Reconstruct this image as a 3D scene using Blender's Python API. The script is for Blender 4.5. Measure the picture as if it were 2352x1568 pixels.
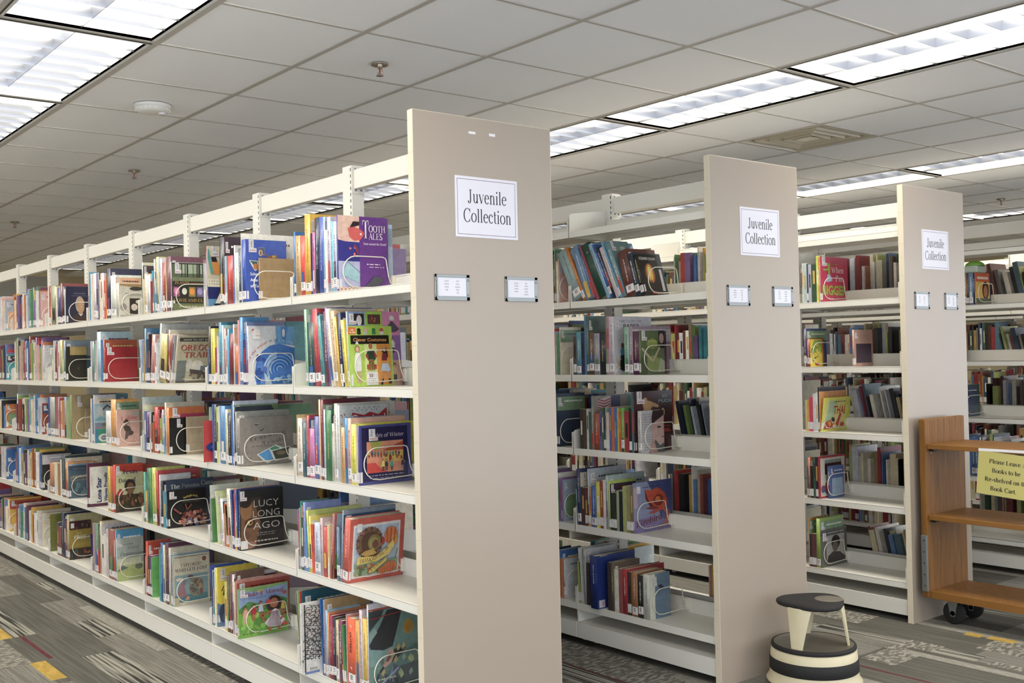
import bpy, bmesh, math, random
from mathutils import Vector, Matrix
for o in list(bpy.data.objects): bpy.data.objects.remove(o)
SC = bpy.context.scene
COL = SC.collection

# ---------------------------------------------------------------- camera
yaw, pitch, roll = .6815, .0115, .0219
fw = Vector((math.sin(yaw)*math.cos(pitch), math.cos(yaw)*math.cos(pitch), math.sin(pitch)))
rt = Vector((math.cos(yaw), -math.sin(yaw), 0)); up = rt.cross(fw)
cr = math.cos(roll)*rt - math.sin(roll)*up; cu = math.sin(roll)*rt + math.cos(roll)*up
cam = bpy.data.cameras.new('camera'); co = bpy.data.objects.new('camera', cam); COL.objects.link(co)
co.matrix_world = Matrix(((cr.x, cu.x, -fw.x, -1.8824), (cr.y, cu.y, -fw.y, -2.7996), (cr.z, cu.z, -fw.z, 1.3641), (0, 0, 0, 1)))
cam.lens = 37.123; cam.sensor_width = 36; cam.clip_start = .05; cam.clip_end = 100
SC.camera = co

# ---------------------------------------------------------------- world, exposure
w = bpy.data.worlds.new('world'); SC.world = w; w.use_nodes = True
bg = w.node_tree.nodes['Background']; bg.inputs[0].default_value = (.84, .90, 1, 1); bg.inputs[1].default_value = 1.7
SC.view_settings.view_transform = 'Standard'; SC.view_settings.look = 'None'; SC.view_settings.gamma = 1
SC.view_settings.exposure = 0.6
LAMP = 7.5

# ---------------------------------------------------------------- measures (metres)
W, H, P, S, HC = .5813, 2.1524, 1.4373, .8235, 2.649     # end panel width, height, range pitch, bay length, ceiling
GX, GY, T = -.2949, .1838, .6096                         # ceiling grid
LV = {0: 1.93, 1: 1.60, 2: 1.258, 3: .915, 4: .560, 5: .195}

# ---------------------------------------------------------------- materials
def lin(c):
    if isinstance(c, str): c = tuple(int(c[i:i+2], 16)/255 for i in (0, 2, 4))
    return tuple((x/12.92 if x <= .04045 else ((x+.055)/1.055)**2.4) for x in c)
def newmat(name):
    m = bpy.data.materials.new(name); m.use_nodes = True
    return m, m.node_tree, m.node_tree.nodes, m.node_tree.nodes['Principled BSDF']
def noise_mat(name, col, rough=.5, metal=0, var=.06, scale=8, bump=0, bscale=200, stretch=None, spec=.5, coat=0):
    m, t, n, b = newmat(name)
    tc = n.new('ShaderNodeTexCoord'); mp = n.new('ShaderNodeMapping'); t.links.new(tc.outputs['Object'], mp.inputs[0])
    if stretch: mp.inputs['Scale'].default_value = stretch
    nz = n.new('ShaderNodeTexNoise'); nz.inputs['Scale'].default_value = scale; nz.inputs['Detail'].default_value = 3
    t.links.new(mp.outputs[0], nz.inputs[0])
    mx = n.new('ShaderNodeMix'); mx.data_type = 'RGBA'; c = lin(col)
    mx.inputs[6].default_value = tuple(x*(1-var) for x in c)+(1,); mx.inputs[7].default_value = tuple(min(1, x*(1+var)) for x in c)+(1,)
    t.links.new(nz.outputs['Fac'], mx.inputs[0]); t.links.new(mx.outputs[2], b.inputs['Base Color'])
    b.inputs['Roughness'].default_value = rough; b.inputs['Metallic'].default_value = metal
    b.inputs['Specular IOR Level'].default_value = spec
    if coat: b.inputs['Coat Weight'].default_value = coat; b.inputs['Coat Roughness'].default_value = .15
    if bump:
        nb = n.new('ShaderNodeTexNoise'); nb.inputs['Scale'].default_value = bscale; t.links.new(mp.outputs[0], nb.inputs[0])
        bp = n.new('ShaderNodeBump'); bp.inputs['Strength'].default_value = bump; bp.inputs['Distance'].default_value = .002
        t.links.new(nb.outputs['Fac'], bp.inputs['Height']); t.links.new(bp.outputs[0], b.inputs['Normal'])
    return m
def attr_mat(name, rough, coat=0):
    m, t, n, b = newmat(name)
    a = n.new('ShaderNodeAttribute'); a.attribute_name = 'Col'
    nz = n.new('ShaderNodeTexNoise'); nz.inputs['Scale'].default_value = 30; nz.inputs['Detail'].default_value = 4
    tc = n.new('ShaderNodeTexCoord'); t.links.new(tc.outputs['Object'], nz.inputs[0])
    mr = n.new('ShaderNodeMapRange'); nz.inputs['Roughness'].default_value = .75; mr.inputs[1].default_value = .3; mr.inputs[2].default_value = .7; mr.inputs[3].default_value = .80; mr.inputs[4].default_value = 1.14; t.links.new(nz.outputs['Fac'], mr.inputs[0])
    mx = n.new('ShaderNodeVectorMath'); mx.operation = 'SCALE'; t.links.new(a.outputs['Color'], mx.inputs[0]); t.links.new(mr.outputs[0], mx.inputs['Scale'])
    t.links.new(mx.outputs[0], b.inputs['Base Color']); b.inputs['Roughness'].default_value = rough
    b.inputs['Coat Weight'].default_value = coat; b.inputs['Coat Roughness'].default_value = .2
    return m
M = {}
M['print'] = attr_mat('printed_cover', .38, .25)
M['label'] = attr_mat('printed_label', .6)
M['pages'] = noise_mat('page_edges', 'd8cfb8', .8, var=.12, scale=60, stretch=(1, 60, 1))
M['steel'] = noise_mat('cream_enamel_steel', 'e0ddd3', .38, var=.03, scale=3)
M['wire'] = noise_mat('cream_wire', 'e4dfd0', .4, var=.03)
M['dark'] = noise_mat('dark_slot', '1c1a18', .8)
M['grey_metal'] = noise_mat('grey_metal', '8e9290', .35, metal=.7, var=.06, scale=20)
M['vent'] = noise_mat('cream_vent_enamel', 'b9b09a', .3, var=.04, coat=.3)
M['screw'] = noise_mat('screw_head', '8a8c92', .4, metal=.5)
M['panel'] = noise_mat('beige_laminate', 'a49788', .3, var=.02, scale=5, coat=.15)
M['edge'] = noise_mat('cream_edge_band', 'd6cbb4', .45, var=.02)
M['tile'] = noise_mat('acoustic_tile', 'eeeeef', .9, var=.03, scale=2, bump=.25, bscale=160, spec=.1)
M['tbar'] = noise_mat('grid_bar', 'b4aea6', .6, var=.03)
M['wall'] = noise_mat('painted_wall', 'b8a988', .8, var=.03, scale=1.5)
M['chrome'] = noise_mat('dull_brass', 'a89c8c', .3, metal=.8)
M['glassred'] = noise_mat('red_bulb', 'a02018', .2)
M['black'] = noise_mat('black_plastic_and_gap_shadow', '141414', .5)
M['rubber'] = noise_mat('black_rubber', '1c1b1a', .75, var=.15, scale=25, bump=.3)
M['wornrubber'] = noise_mat('worn_rubber', '6c665a', .8, var=.2, scale=14, bump=.3)
M['cream'] = noise_mat('cream_plastic', 'd0c5a4', .45, var=.08, scale=9)
M['plastic'] = noise_mat('white_plastic', 'e6e3dc', .45, var=.02)
M['paper'] = noise_mat('white_paper', 'dcdbe2', .6, var=.01)
M['yellow_paper'] = noise_mat('yellow_paper', 'ece392', .6, var=.03)
M['ink'] = noise_mat('black_ink', '1b1a20', .6)
M['rule'] = noise_mat('plum_ink', '6a3a52', .6)
M['faint'] = noise_mat('faint_ink', 'a8a4a4', .6)
M['tape'] = noise_mat('clear_tape', 'e4e2e4', .3)
def glossy_film():
    m, t, n, b = newmat('clear_sleeve'); n.remove(b)
    tr = n.new('ShaderNodeBsdfTransparent'); gl = n.new('ShaderNodeBsdfGlossy'); gl.inputs['Roughness'].default_value = .12
    fr = n.new('ShaderNodeFresnel'); fr.inputs[0].default_value = 1.3
    mx = n.new('ShaderNodeMixShader'); t.links.new(fr.outputs[0], mx.inputs[0]); t.links.new(tr.outputs[0], mx.inputs[1]); t.links.new(gl.outputs[0], mx.inputs[2])
    t.links.new(mx.outputs[0], n['Material Output'].inputs[0])
    return m
M['film'] = glossy_film()
def wood_mat():
    m, t, n, b = newmat('oak_veneer')
    tc = n.new('ShaderNodeTexCoord'); mp = n.new('ShaderNodeMapping'); t.links.new(tc.outputs['Object'], mp.inputs[0])
    at = n.new('ShaderNodeVectorMath'); at.operation = 'MULTIPLY'; at.inputs[1].default_value = (48, 48, 2.2)
    t.links.new(mp.outputs[0], at.inputs[0])
    nz = n.new('ShaderNodeTexNoise'); nz.inputs['Scale'].default_value = 1.6; nz.inputs['Detail'].default_value = 8; nz.inputs['Roughness'].default_value = .7; nz.inputs['Distortion'].default_value = .6
    t.links.new(at.outputs[0], nz.inputs[0])
    r = n.new('ShaderNodeValToRGB'); e = r.color_ramp.elements
    e[0].position = .28; e[0].color = lin('583818')+(1,); e[1].position = .72; e[1].color = lin('936630')+(1,)
    t.links.new(nz.outputs['Fac'], r.inputs[0]); t.links.new(r.outputs[0], b.inputs['Base Color'])
    b.inputs['Roughness'].default_value = .5; b.inputs['Specular IOR Level'].default_value = .25
    return m
M['wood'] = wood_mat()
M['woodedge'] = noise_mat('oak_edging', '845a2a', .35, var=.2, scale=10)
def emit_mat():
    m, t, n, b = newmat('lit_diffuser'); n.remove(b)
    e = n.new('ShaderNodeEmission'); e.inputs[0].default_value = (1, .945, .84, 1); e.inputs[1].default_value = LAMP
    t.links.new(e.outputs[0], n['Material Output'].inputs[0])
    return m
M['lit'] = emit_mat()
M['louvre'] = noise_mat('satin_aluminium_louvre', 'bcbec4', .28, metal=1, var=.01)
M['housing'] = noise_mat('white_housing', 'dcdcd8', .5, var=.01)
# carpet looks: (name, base, amount of stripe, darker stripe)
def carpet(name, c1, c2, sx, sy, thr=.5, spot=0):
    m, t, n, b = newmat(name)
    tc = n.new('ShaderNodeTexCoord'); mp = n.new('ShaderNodeMapping'); mp.inputs['Scale'].default_value = (sx, sy, 1)
    t.links.new(tc.outputs['Object'], mp.inputs[0])
    nz = n.new('ShaderNodeTexNoise'); nz.inputs['Scale'].default_value = 1; nz.inputs['Detail'].default_value = 2
    t.links.new(mp.outputs[0], nz.inputs[0])
    r = n.new('ShaderNodeValToRGB'); e = r.color_ramp.elements
    e[0].position = thr-.07; e[0].color = lin(c1)+(1,); e[1].position = thr+.07; e[1].color = lin(c2)+(1,)
    t.links.new(nz.outputs['Fac'], r.inputs[0])
    n2 = n.new('ShaderNodeTexNoise'); n2.inputs['Scale'].default_value = 260; t.links.new(tc.outputs['Object'], n2.inputs[0])
    mr = n.new('ShaderNodeMapRange'); mr.inputs[1].default_value = .3; mr.inputs[2].default_value = .7; mr.inputs[3].default_value = .72; mr.inputs[4].default_value = 1.25; t.links.new(n2.outputs['Fac'], mr.inputs[0])
    vm = n.new('ShaderNodeVectorMath'); vm.operation = 'SCALE'; t.links.new(r.outputs[0], vm.inputs[0]); t.links.new(mr.outputs[0], vm.inputs['Scale'])
    t.links.new(vm.outputs[0], b.inputs['Base Color']); b.inputs['Roughness'].default_value = .95; b.inputs['Specular IOR Level'].default_value = .1
    bp = n.new('ShaderNodeBump'); bp.inputs['Strength'].default_value = .5; bp.inputs['Distance'].default_value = .003
    t.links.new(n2.outputs['Fac'], bp.inputs['Height']); t.links.new(bp.outputs[0], b.inputs['Normal'])
    return m
CARPETS = [carpet('carpet_grey', '6c6a62', '827f76', 110, 2.5), carpet('carpet_dark', '58564f', '64625a', 60, 2),
           carpet('carpet_light', '8a877d', '959288', 50, 30), carpet('carpet_stripes', '3a3a36', '9a978b', 75, 1.6, .49),
           carpet('carpet_weave', '69665e', '9a978c', 26, 60, .53), carpet('carpet_gold', 'a88c48', 'b89a54', 40, 9),
           carpet('carpet_maroon', '5c3436', '663a3c', 30, 9)]

# ---------------------------------------------------------------- mesh helpers
class MB:
    """collects boxes, quads and polygons into one mesh; each face keeps a material slot and a colour"""
    def __init__(s): s.v = []; s.f = []; s.m = []; s.c = []; s.sm = []
    def poly(s, pts, m=0, c=(1, 1, 1), smooth=False):
        i = len(s.v); s.v += [tuple(p) for p in pts]; s.f.append(tuple(range(i, i+len(pts)))); s.m.append(m); s.c.append(c); s.sm.append(smooth)
    def mesh(s, verts, faces, m=0, c=(1, 1, 1), smooth=False):
        i = len(s.v); s.v += [tuple(p) for p in verts]
        for f in faces: s.f.append(tuple(i+k for k in f)); s.m.append(m); s.c.append(c); s.sm.append(smooth)
    def box(s, x0, x1, y0, y1, z0, z1, m=0, c=(1, 1, 1)):
        s.mesh([(x0, y0, z0), (x1, y0, z0), (x1, y1, z0), (x0, y1, z0), (x0, y0, z1), (x1, y0, z1), (x1, y1, z1), (x0, y1, z1)],
               [(3, 2, 1, 0), (4, 5, 6, 7), (0, 1, 5, 4), (1, 2, 6, 5), (2, 3, 7, 6), (3, 0, 4, 7)], m, c)
    def rbox(s, x0, x1, y0, y1, z0, z1, r=.002, m=0, c=(1, 1, 1)):
        """box with bevelled edges"""
        bm = bmesh.new(); bmesh.ops.create_cube(bm, size=1)
        for v in bm.verts: v.co = Vector(((x0+x1)/2+v.co.x*(x1-x0), (y0+y1)/2+v.co.y*(y1-y0), (z0+z1)/2+v.co.z*(z1-z0)))
        bmesh.ops.bevel(bm, geom=bm.edges[:], offset=min(r, .49*min(x1-x0, y1-y0, z1-z0)), segments=2, affect='EDGES', profile=.5)
        bm.verts.index_update(); s.mesh([v.co for v in bm.verts], [[v.index for v in f.verts] for f in bm.faces], m, c); bm.free()
    def prism(s, pts, axis, a, b, m=0, c=(1, 1, 1)):
        """2D outline pulled along an axis; pts in the two other axes, in order"""
        def p(u, v, t): return (t, u, v) if axis == 'x' else ((u, t, v) if axis == 'y' else (u, v, t))
        n = len(pts); vs = [p(u, v, a) for u, v in pts]+[p(u, v, b) for u, v in pts]
        s.mesh(vs, [tuple(range(n))[::-1], tuple(range(n, 2*n))]+[(i, (i+1) % n, n+(i+1) % n, n+i) for i in range(n)], m, c)
    def tube(s, pts, r, m=0, c=(1, 1, 1), n=8, closed=False):
        pts = [Vector(p) for p in pts]; N = len(pts); base = len(s.v); ref = Vector((0, 1, 0))
        for i, p in enumerate(pts):
            a = pts[(i-1) % N] if (closed or i) else p; b = pts[(i+1) % N] if (closed or i < N-1) else p
            t = (b-a).normalized(); q = ref if abs(t.dot(ref)) < .9 else Vector((1, 0, 0))
            u = t.cross(q).normalized(); v = t.cross(u)
            for k in range(n):
                an = 2*math.pi*k/n; s.v.append(tuple(p+(u*math.cos(an)+v*math.sin(an))*r))
        for i in range(N if closed else N-1):
            for k in range(n):
                j = (i+1) % N
                s.f.append((base+i*n+k, base+i*n+(k+1) % n, base+j*n+(k+1) % n, base+j*n+k)); s.m.append(m); s.c.append(c); s.sm.append(True)
        if not closed:
            for i in (0, N-1): s.f.append(tuple(base+i*n+k for k in range(n))); s.m.append(m); s.c.append(c); s.sm.append(False)
    def lathe(s, prof, x=0, y=0, m=0, n=48, mats=None, lobes=0, amp=0, flat=False):
        base = len(s.v)
        for r, z in prof:
            for k in range(n):
                a = 2*math.pi*k/n; rr = r*(1+amp*math.cos(lobes*a)) if lobes else r
                s.v.append((x+rr*math.cos(a), y+rr*math.sin(a), z))
        for i in range(len(prof)-1):
            for k in range(n):
                s.f.append((base+i*n+k, base+i*n+(k+1) % n, base+(i+1)*n+(k+1) % n, base+(i+1)*n+k)); s.m.append(mats[i] if mats else m); s.c.append((1, 1, 1)); s.sm.append(not flat)
    def xf(s, mat):
        s.v = [tuple(mat @ Vector(p)) for p in s.v]; return s
    def build(s, name, mats, parent=None, loc=None):
        me = bpy.data.meshes.new(name); me.from_pydata(s.v, [], s.f)
        for m in (mats if isinstance(mats, (list, tuple)) else [mats]): me.materials.append(m)
        me.polygons.foreach_set('material_index', s.m); me.polygons.foreach_set('use_smooth', s.sm)
        ca = me.color_attributes.new('Col', 'FLOAT_COLOR', 'CORNER'); buf = []
        for p, c in zip(me.polygons, s.c): buf += list((c[0], c[1], c[2], 1.0))*p.loop_total
        ca.data.foreach_set('color', buf); me.update()
        return link(name, me, parent, loc)
def link(name, data, parent=None, loc=None):
    o = bpy.data.objects.new(name, data); COL.objects.link(o)
    if parent: o.parent = parent
    if loc: o.location = loc
    return o
def thing(name, label, cat, loc=(0, 0, 0), group=None):
    o = link(name, None, None, loc); o['label'] = label; o['category'] = cat
    if group: o['group'] = group
    return o
def tag(o, label, cat, group=None):
    o['label'] = label; o['category'] = cat
    if group: o['group'] = group
    return o
def structure(o): o['kind'] = 'structure'; return o
def copy_tree(o):
    c = o.copy(); COL.objects.link(c)
    for ch in list(o.children):
        k = copy_tree(ch); k.parent = c
    return c

# ---------------------------------------------------------------- lettering
def arc(cx, cy, rx, ry, a0, a1):
    n = max(4, int(abs(a1-a0)/15)); return [(cx+rx*math.cos(math.radians(a0+(a1-a0)*i/n)), cy+ry*math.sin(math.radians(a0+(a1-a0)*i/n))) for i in range(n+1)]
TK, TN = .09, .028
def st(*p): return ('s', list(p))
def tn(*p): return ('t', list(p))
def tkk(*p): return ('k', list(p))
def ar(*a): return ('s', arc(*a))
def sf(x, y, h=.09): return ('f', x, y, h)
def dot(x, y, r=.055): return ('d', x, y, r)
GL = {
 'i': (.27, [st((.13, 0), (.13, .45)), sf(.13, .012), sf(.09, .44, .05), dot(.13, .62)]),
 'l': (.27, [st((.13, 0), (.13, .68)), sf(.13, .012), sf(.09, .67, .05)]),
 'u': (.52, [st((.13, .45), (.13, .15)), ar(.25, .15, .12, .14, 180, 340), st((.39, .45), (.39, 0)), sf(.09, .44, .05), sf(.35, .44, .05), sf(.43, .012, .05)]),
 'v': (.48, [tkk((.08, .45), (.25, .0)), tn((.25, 0), (.41, .45)), sf(.08, .445, .08), sf(.41, .445, .07)]),
 'w': (.72, [tkk((.08, .45), (.23, .0)), tn((.23, 0), (.36, .45)), tkk((.34, .45), (.5, .0)), tn((.5, 0), (.65, .45)), sf(.08, .445, .08), sf(.65, .445, .07), sf(.35, .445, .07)]),
 'n': (.53, [st((.13, 0), (.13, .45)), ar(.26, .3, .13, .15, 150, 0), st((.39, .3), (.39, 0)), sf(.13, .012), sf(.39, .012), sf(.09, .44, .05)]),
 'm': (.8, [st((.13, 0), (.13, .45)), ar(.26, .3, .13, .15, 150, 0), st((.39, .3), (.39, 0)), ar(.52, .3, .13, .15, 150, 0), st((.65, .3), (.65, 0)), sf(.13, .012), sf(.39, .012), sf(.65, .012), sf(.09, .44, .05)]),
 'h': (.53, [st((.13, 0), (.13, .68)), ar(.26, .3, .13, .15, 150, 0), st((.39, .3), (.39, 0)), sf(.13, .012), sf(.39, .012), sf(.09, .67, .05)]),
 'k': (.52, [st((.13, 0), (.13, .68)), tn((.15, .18), (.36, .44)), tkk((.22, .26), (.42, 0)), sf(.13, .012), sf(.41, .012), sf(.37, .44, .07), sf(.09, .67, .05)]),
 'r': (.36, [st((.13, 0), (.13, .45)), ar(.24, .31, .11, .13, 160, 60), dot(.3, .4, .05), sf(.13, .012), sf(.09, .44, .05)]),
 'e': (.45, [ar(.235, .225, .165, .22, 8, 318), tn((.09, .265), (.4, .265))]),
 'c': (.44, [ar(.235, .225, .165, .22, 55, 318), dot(.345, .36, .05)]),
 'o': (.5, [ar(.25, .225, .19, .22, 0, 360)]),
 'b': (.5, [st((.12, .02), (.12, .68)), ar(.26, .225, .15, .215, 150, -150), sf(.08, .67, .05)]),
 'd': (.52, [st((.38, 0), (.38, .68)), ar(.235, .225, .15, .215, 30, 330), sf(.34, .67, .05), sf(.42, .012, .05)]),
 'p': (.52, [st((.13, -.2), (.13, .45)), ar(.27, .225, .15, .215, 150, -150), sf(.13, -.19), sf(.09, .44, .05)]),
 'g': (.5, [ar(.24, .28, .13, .16, 0, 360), ar(.25, -.06, .18, .11, 0, 360), tn((.15, .13), (.14, .03)), tn((.34, .4), (.46, .44))]),
 'f': (.32, [st((.13, 0), (.13, .55)), ar(.22, .56, .09, .12, 180, 50), tn((.04, .44), (.28, .44)), sf(.13, .012), dot(.29, .62, .04)]),
 't': (.3, [st((.13, .6), (.13, .1)), ar(.21, .1, .08, .09, 180, 310), tn((.03, .44), (.26, .44))]),
 'a': (.45, [ar(.21, .32, .13, .125, 150, 0), st((.34, .32), (.34, .06)), ar(.41, .06, .07, .05, 180, 300), ar(.19, .13, .11, .12, 60, 330), dot(.1, .35, .045)]),
 's': (.38, [ar(.19, .335, .11, .105, 30, 200), tkk((.1, .3), (.28, .16)), ar(.19, .115, .11, .105, 20, -150)]),
 'y': (.48, [tkk((.08, .45), (.26, .0)), tn((.41, .45), (.2, -.15)), ar(.14, -.14, .06, .05, 0, -150), sf(.08, .445, .08), sf(.41, .445, .07)]),
 'x': (.48, [tkk((.08, .45), (.4, 0)), tn((.08, 0), (.4, .45)), sf(.08, .445, .07), sf(.4, .445, .07), sf(.08, .012, .07), sf(.4, .012, .07)]),
 'J': (.42, [st((.25, .66), (.25, .1)), ar(.15, .1, .1, .12, 0, -150), sf(.25, .648, .11), dot(.08, .06, .05)]),
 'C': (.66, [ar(.36, .33, .28, .34, 42, 318), tn((.585, .68), (.585, .46)), tn((.57, .1), (.59, .2))]),
 'G': (.72, [ar(.36, .33, .28, .34, 42, 322), st((.6, .3), (.6, .05)), sf(.6, .3, .1), tn((.585, .68), (.585, .48))]),
 'O': (.72, [ar(.36, .33, .29, .34, 0, 360)]),
 'Q': (.72, [ar(.36, .33, .29, .34, 0, 360), tkk((.36, .05), (.6, -.15))]),
 'T': (.6, [st((.3, 0), (.3, .66)), tn((.04, .645), (.56, .645)), tn((.045, .66), (.045, .5)), tn((.555, .66), (.555, .5)), sf(.3, .012, .11)]),
 'H': (.72, [st((.15, 0), (.15, .66)), st((.57, 0), (.57, .66)), tn((.15, .34), (.57, .34)), sf(.15, .012, .11), sf(.57, .012, .11), sf(.15, .648, .11), sf(.57, .648, .11)]),
 'A': (.68, [tn((.08, 0), (.33, .66)), tkk((.33, .66), (.59, 0)), tn((.17, .23), (.49, .23)), sf(.09, .012, .09), sf(.58, .012, .1)]),
 'L': (.6, [st((.15, 0), (.15, .66)), tn((.15, .015), (.55, .015)), tn((.55, 0), (.55, .17)), sf(.15, .648, .11), sf(.12, .012, .08)]),
 'E': (.6, [st((.15, 0), (.15, .66)), tn((.15, .015), (.54, .015)), tn((.15, .645), (.52, .645)), tn((.15, .34), (.4, .34)), tn((.54, 0), (.54, .16)), tn((.52, .66), (.52, .52)), tn((.4, .42), (.4, .26)), sf(.12, .648, .08), sf(.12, .012, .08)]),
 'F': (.56, [st((.15, 0), (.15, .66)), tn((.15, .645), (.5, .645)), tn((.15, .34), (.4, .34)), tn((.5, .66), (.5, .5)), tn((.4, .42), (.4, .26)), sf(.12, .648, .08), sf(.15, .012, .11)]),
 'N': (.72, [tn((.13, 0), (.13, .66)), tkk((.13, .66), (.59, 0)), tn((.59, 0), (.59, .66)), sf(.13, .012, .1), sf(.12, .648, .09), sf(.59, .648, .1)]),
 'S': (.54, [ar(.27, .49, .17, .165, 30, 200), tkk((.13, .44), (.42, .22)), ar(.27, .165, .18, .165, 20, -160), tn((.45, .67), (.45, .52)), tn((.07, .16), (.07, 0))]),
 'K': (.7, [st((.15, 0), (.15, .66)), tn((.18, .25), (.55, .64)), tkk((.3, .37), (.6, 0)), sf(.15, .012, .11), sf(.15, .648, .11), sf(.56, .648, .09), sf(.6, .012, .09)]),
 'I': (.32, [st((.16, 0), (.16, .66)), sf(.16, .012, .11), sf(.16, .648, .11)]),
 'V': (.68, [tkk((.08, .66), (.34, 0)), tn((.34, 0), (.59, .66)), sf(.09, .648, .1), sf(.58, .648, .09)]),
 'W': (.92, [tkk((.08, .66), (.28, 0)), tn((.28, 0), (.46, .66)), tkk((.44, .66), (.64, 0)), tn((.64, 0), (.84, .66)), sf(.09, .648, .1), sf(.84, .648, .09), sf(.45, .648, .09)]),
 'P': (.58, [st((.15, 0), (.15, .66)), ar(.3, .49, .18, .16, 90, -90), tn((.15, .645), (.3, .645)), tn((.15, .335), (.3, .335)), sf(.12, .648, .08), sf(.15, .012, .11)]),
 'R': (.68, [st((.15, 0), (.15, .66)), ar(.3, .49, .17, .16, 90, -90), tn((.15, .645), (.3, .645)), tn((.15, .335), (.3, .335)), tkk((.3, .33), (.57, 0)), sf(.12, .648, .08), sf(.15, .012, .11), sf(.58, .012, .07)]),
 'B': (.64, [st((.15, 0), (.15, .66)), ar(.3, .5, .16, .15, 90, -90), ar(.3, .18, .2, .17, 90, -90), tn((.15, .645), (.3, .645)), tn((.15, .35), (.3, .35)), tn((.15, .015), (.3, .015)), sf(.12, .648, .08), sf(.12, .012, .08)]),
 'D': (.7, [st((.15, 0), (.15, .66)), ar(.26, .33, .32, .32, 90, -90), tn((.1, .645), (.26, .645)), tn((.1, .015), (.26, .015))]),
 'M': (.88, [tn((.13, 0), (.13, .66)), tkk((.13, .66), (.43, 0)), tn((.43, 0), (.73, .66)), st((.73, 0), (.73, .66)), sf(.13, .012, .1), sf(.11, .648, .08), sf(.73, .012, .11), sf(.76, .648, .08)]),
 'X': (.7, [tkk((.1, .66), (.58, 0)), tn((.1, 0), (.58, .66)), sf(.1, .648, .1), sf(.58, .648, .09), sf(.1, .012, .09), sf(.58, .012, .1)]),
 '-': (.34, [('k', [(.05, .22), (.29, .22)])]), '.': (.24, [dot(.11, .05, .055)]), "'": (.2, [st((.1, .5), (.1, .68))]), ' ': (.26, []),
 '!': (.3, [st((.14, .2), (.14, .68)), dot(.14, .05, .055)])}
def serif(text, size, bold=1.0, slant=0):
    """polygons of a line of seriffed lettering, its width"""
    out = []; x0 = 0; z = 0
    for ch in text:
        adv, parts = GL.get(ch, GL.get(ch.upper(), GL[' ']))
        for p in parts:
            if p[0] in 'stk':
                pts = p[1]; n = len(pts); L = []; R = []
                for i in range(n):
                    a = pts[max(0, i-1)]; b = pts[min(n-1, i+1)]; dx, dy = b[0]-a[0], b[1]-a[1]; d = math.hypot(dx, dy) or 1; dx /= d; dy /= d
                    wd = {'s': TN*bold+(TK*bold-TN*bold)*abs(dy)**1.5, 't': TN*(.6+.4*bold), 'k': TK*bold*.95}[p[0]]/2
                    L.append((pts[i][0]-dy*wd, pts[i][1]+dx*wd)); R.append((pts[i][0]+dy*wd, pts[i][1]-dx*wd))
                for i in range(n-1): out.append([L[i], L[i+1], R[i+1], R[i]])
            elif p[0] == 'f':
                _, x, y, h = p; h = h*(.8+.2*bold); out.append([(x-h, y-.014), (x+h, y-.014), (x+h, y+.014), (x-h, y+.014)])
            else:
                _, x, y, r = p; r *= (.7+.3*bold); out.append([(x+r*math.cos(k*math.pi/5), y+r*math.sin(k*math.pi/5)) for k in range(10)])
            for q in out[z:]:
                for i in range(len(q)): q[i] = ((q[i][0]+x0+slant*q[i][1])*size, q[i][1]*size)
            z = len(out)
        x0 += adv*(.94+.06*bold)
    return out, x0*size
_tx = {}
def sans(text, size, bold=0):
    """polygons of a line of plain lettering, its width"""
    if (text, bold) not in _tx:
        cu_ = bpy.data.curves.new('t', 'FONT'); cu_.body = text; cu_.size = 1; cu_.offset = bold; cu_.resolution_u = 2
        ob = bpy.data.objects.new('t', cu_); COL.objects.link(ob)
        dg = bpy.context.evaluated_depsgraph_get(); ev = ob.evaluated_get(dg); me = ev.to_mesh()
        ps = [[(me.vertices[i].co.x, me.vertices[i].co.y) for i in p.vertices] for p in me.polygons]
        ev.to_mesh_clear(); bpy.data.objects.remove(ob); bpy.data.curves.remove(cu_)
        xs = [q[0] for p in ps for q in p] or [0]
        _tx[(text, bold)] = (ps, min(xs), max(xs))
    ps, a, b = _tx[(text, bold)]
    return [[((x-a)*size, y*size) for x, y in p] for p in ps], (b-a)*size
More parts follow.
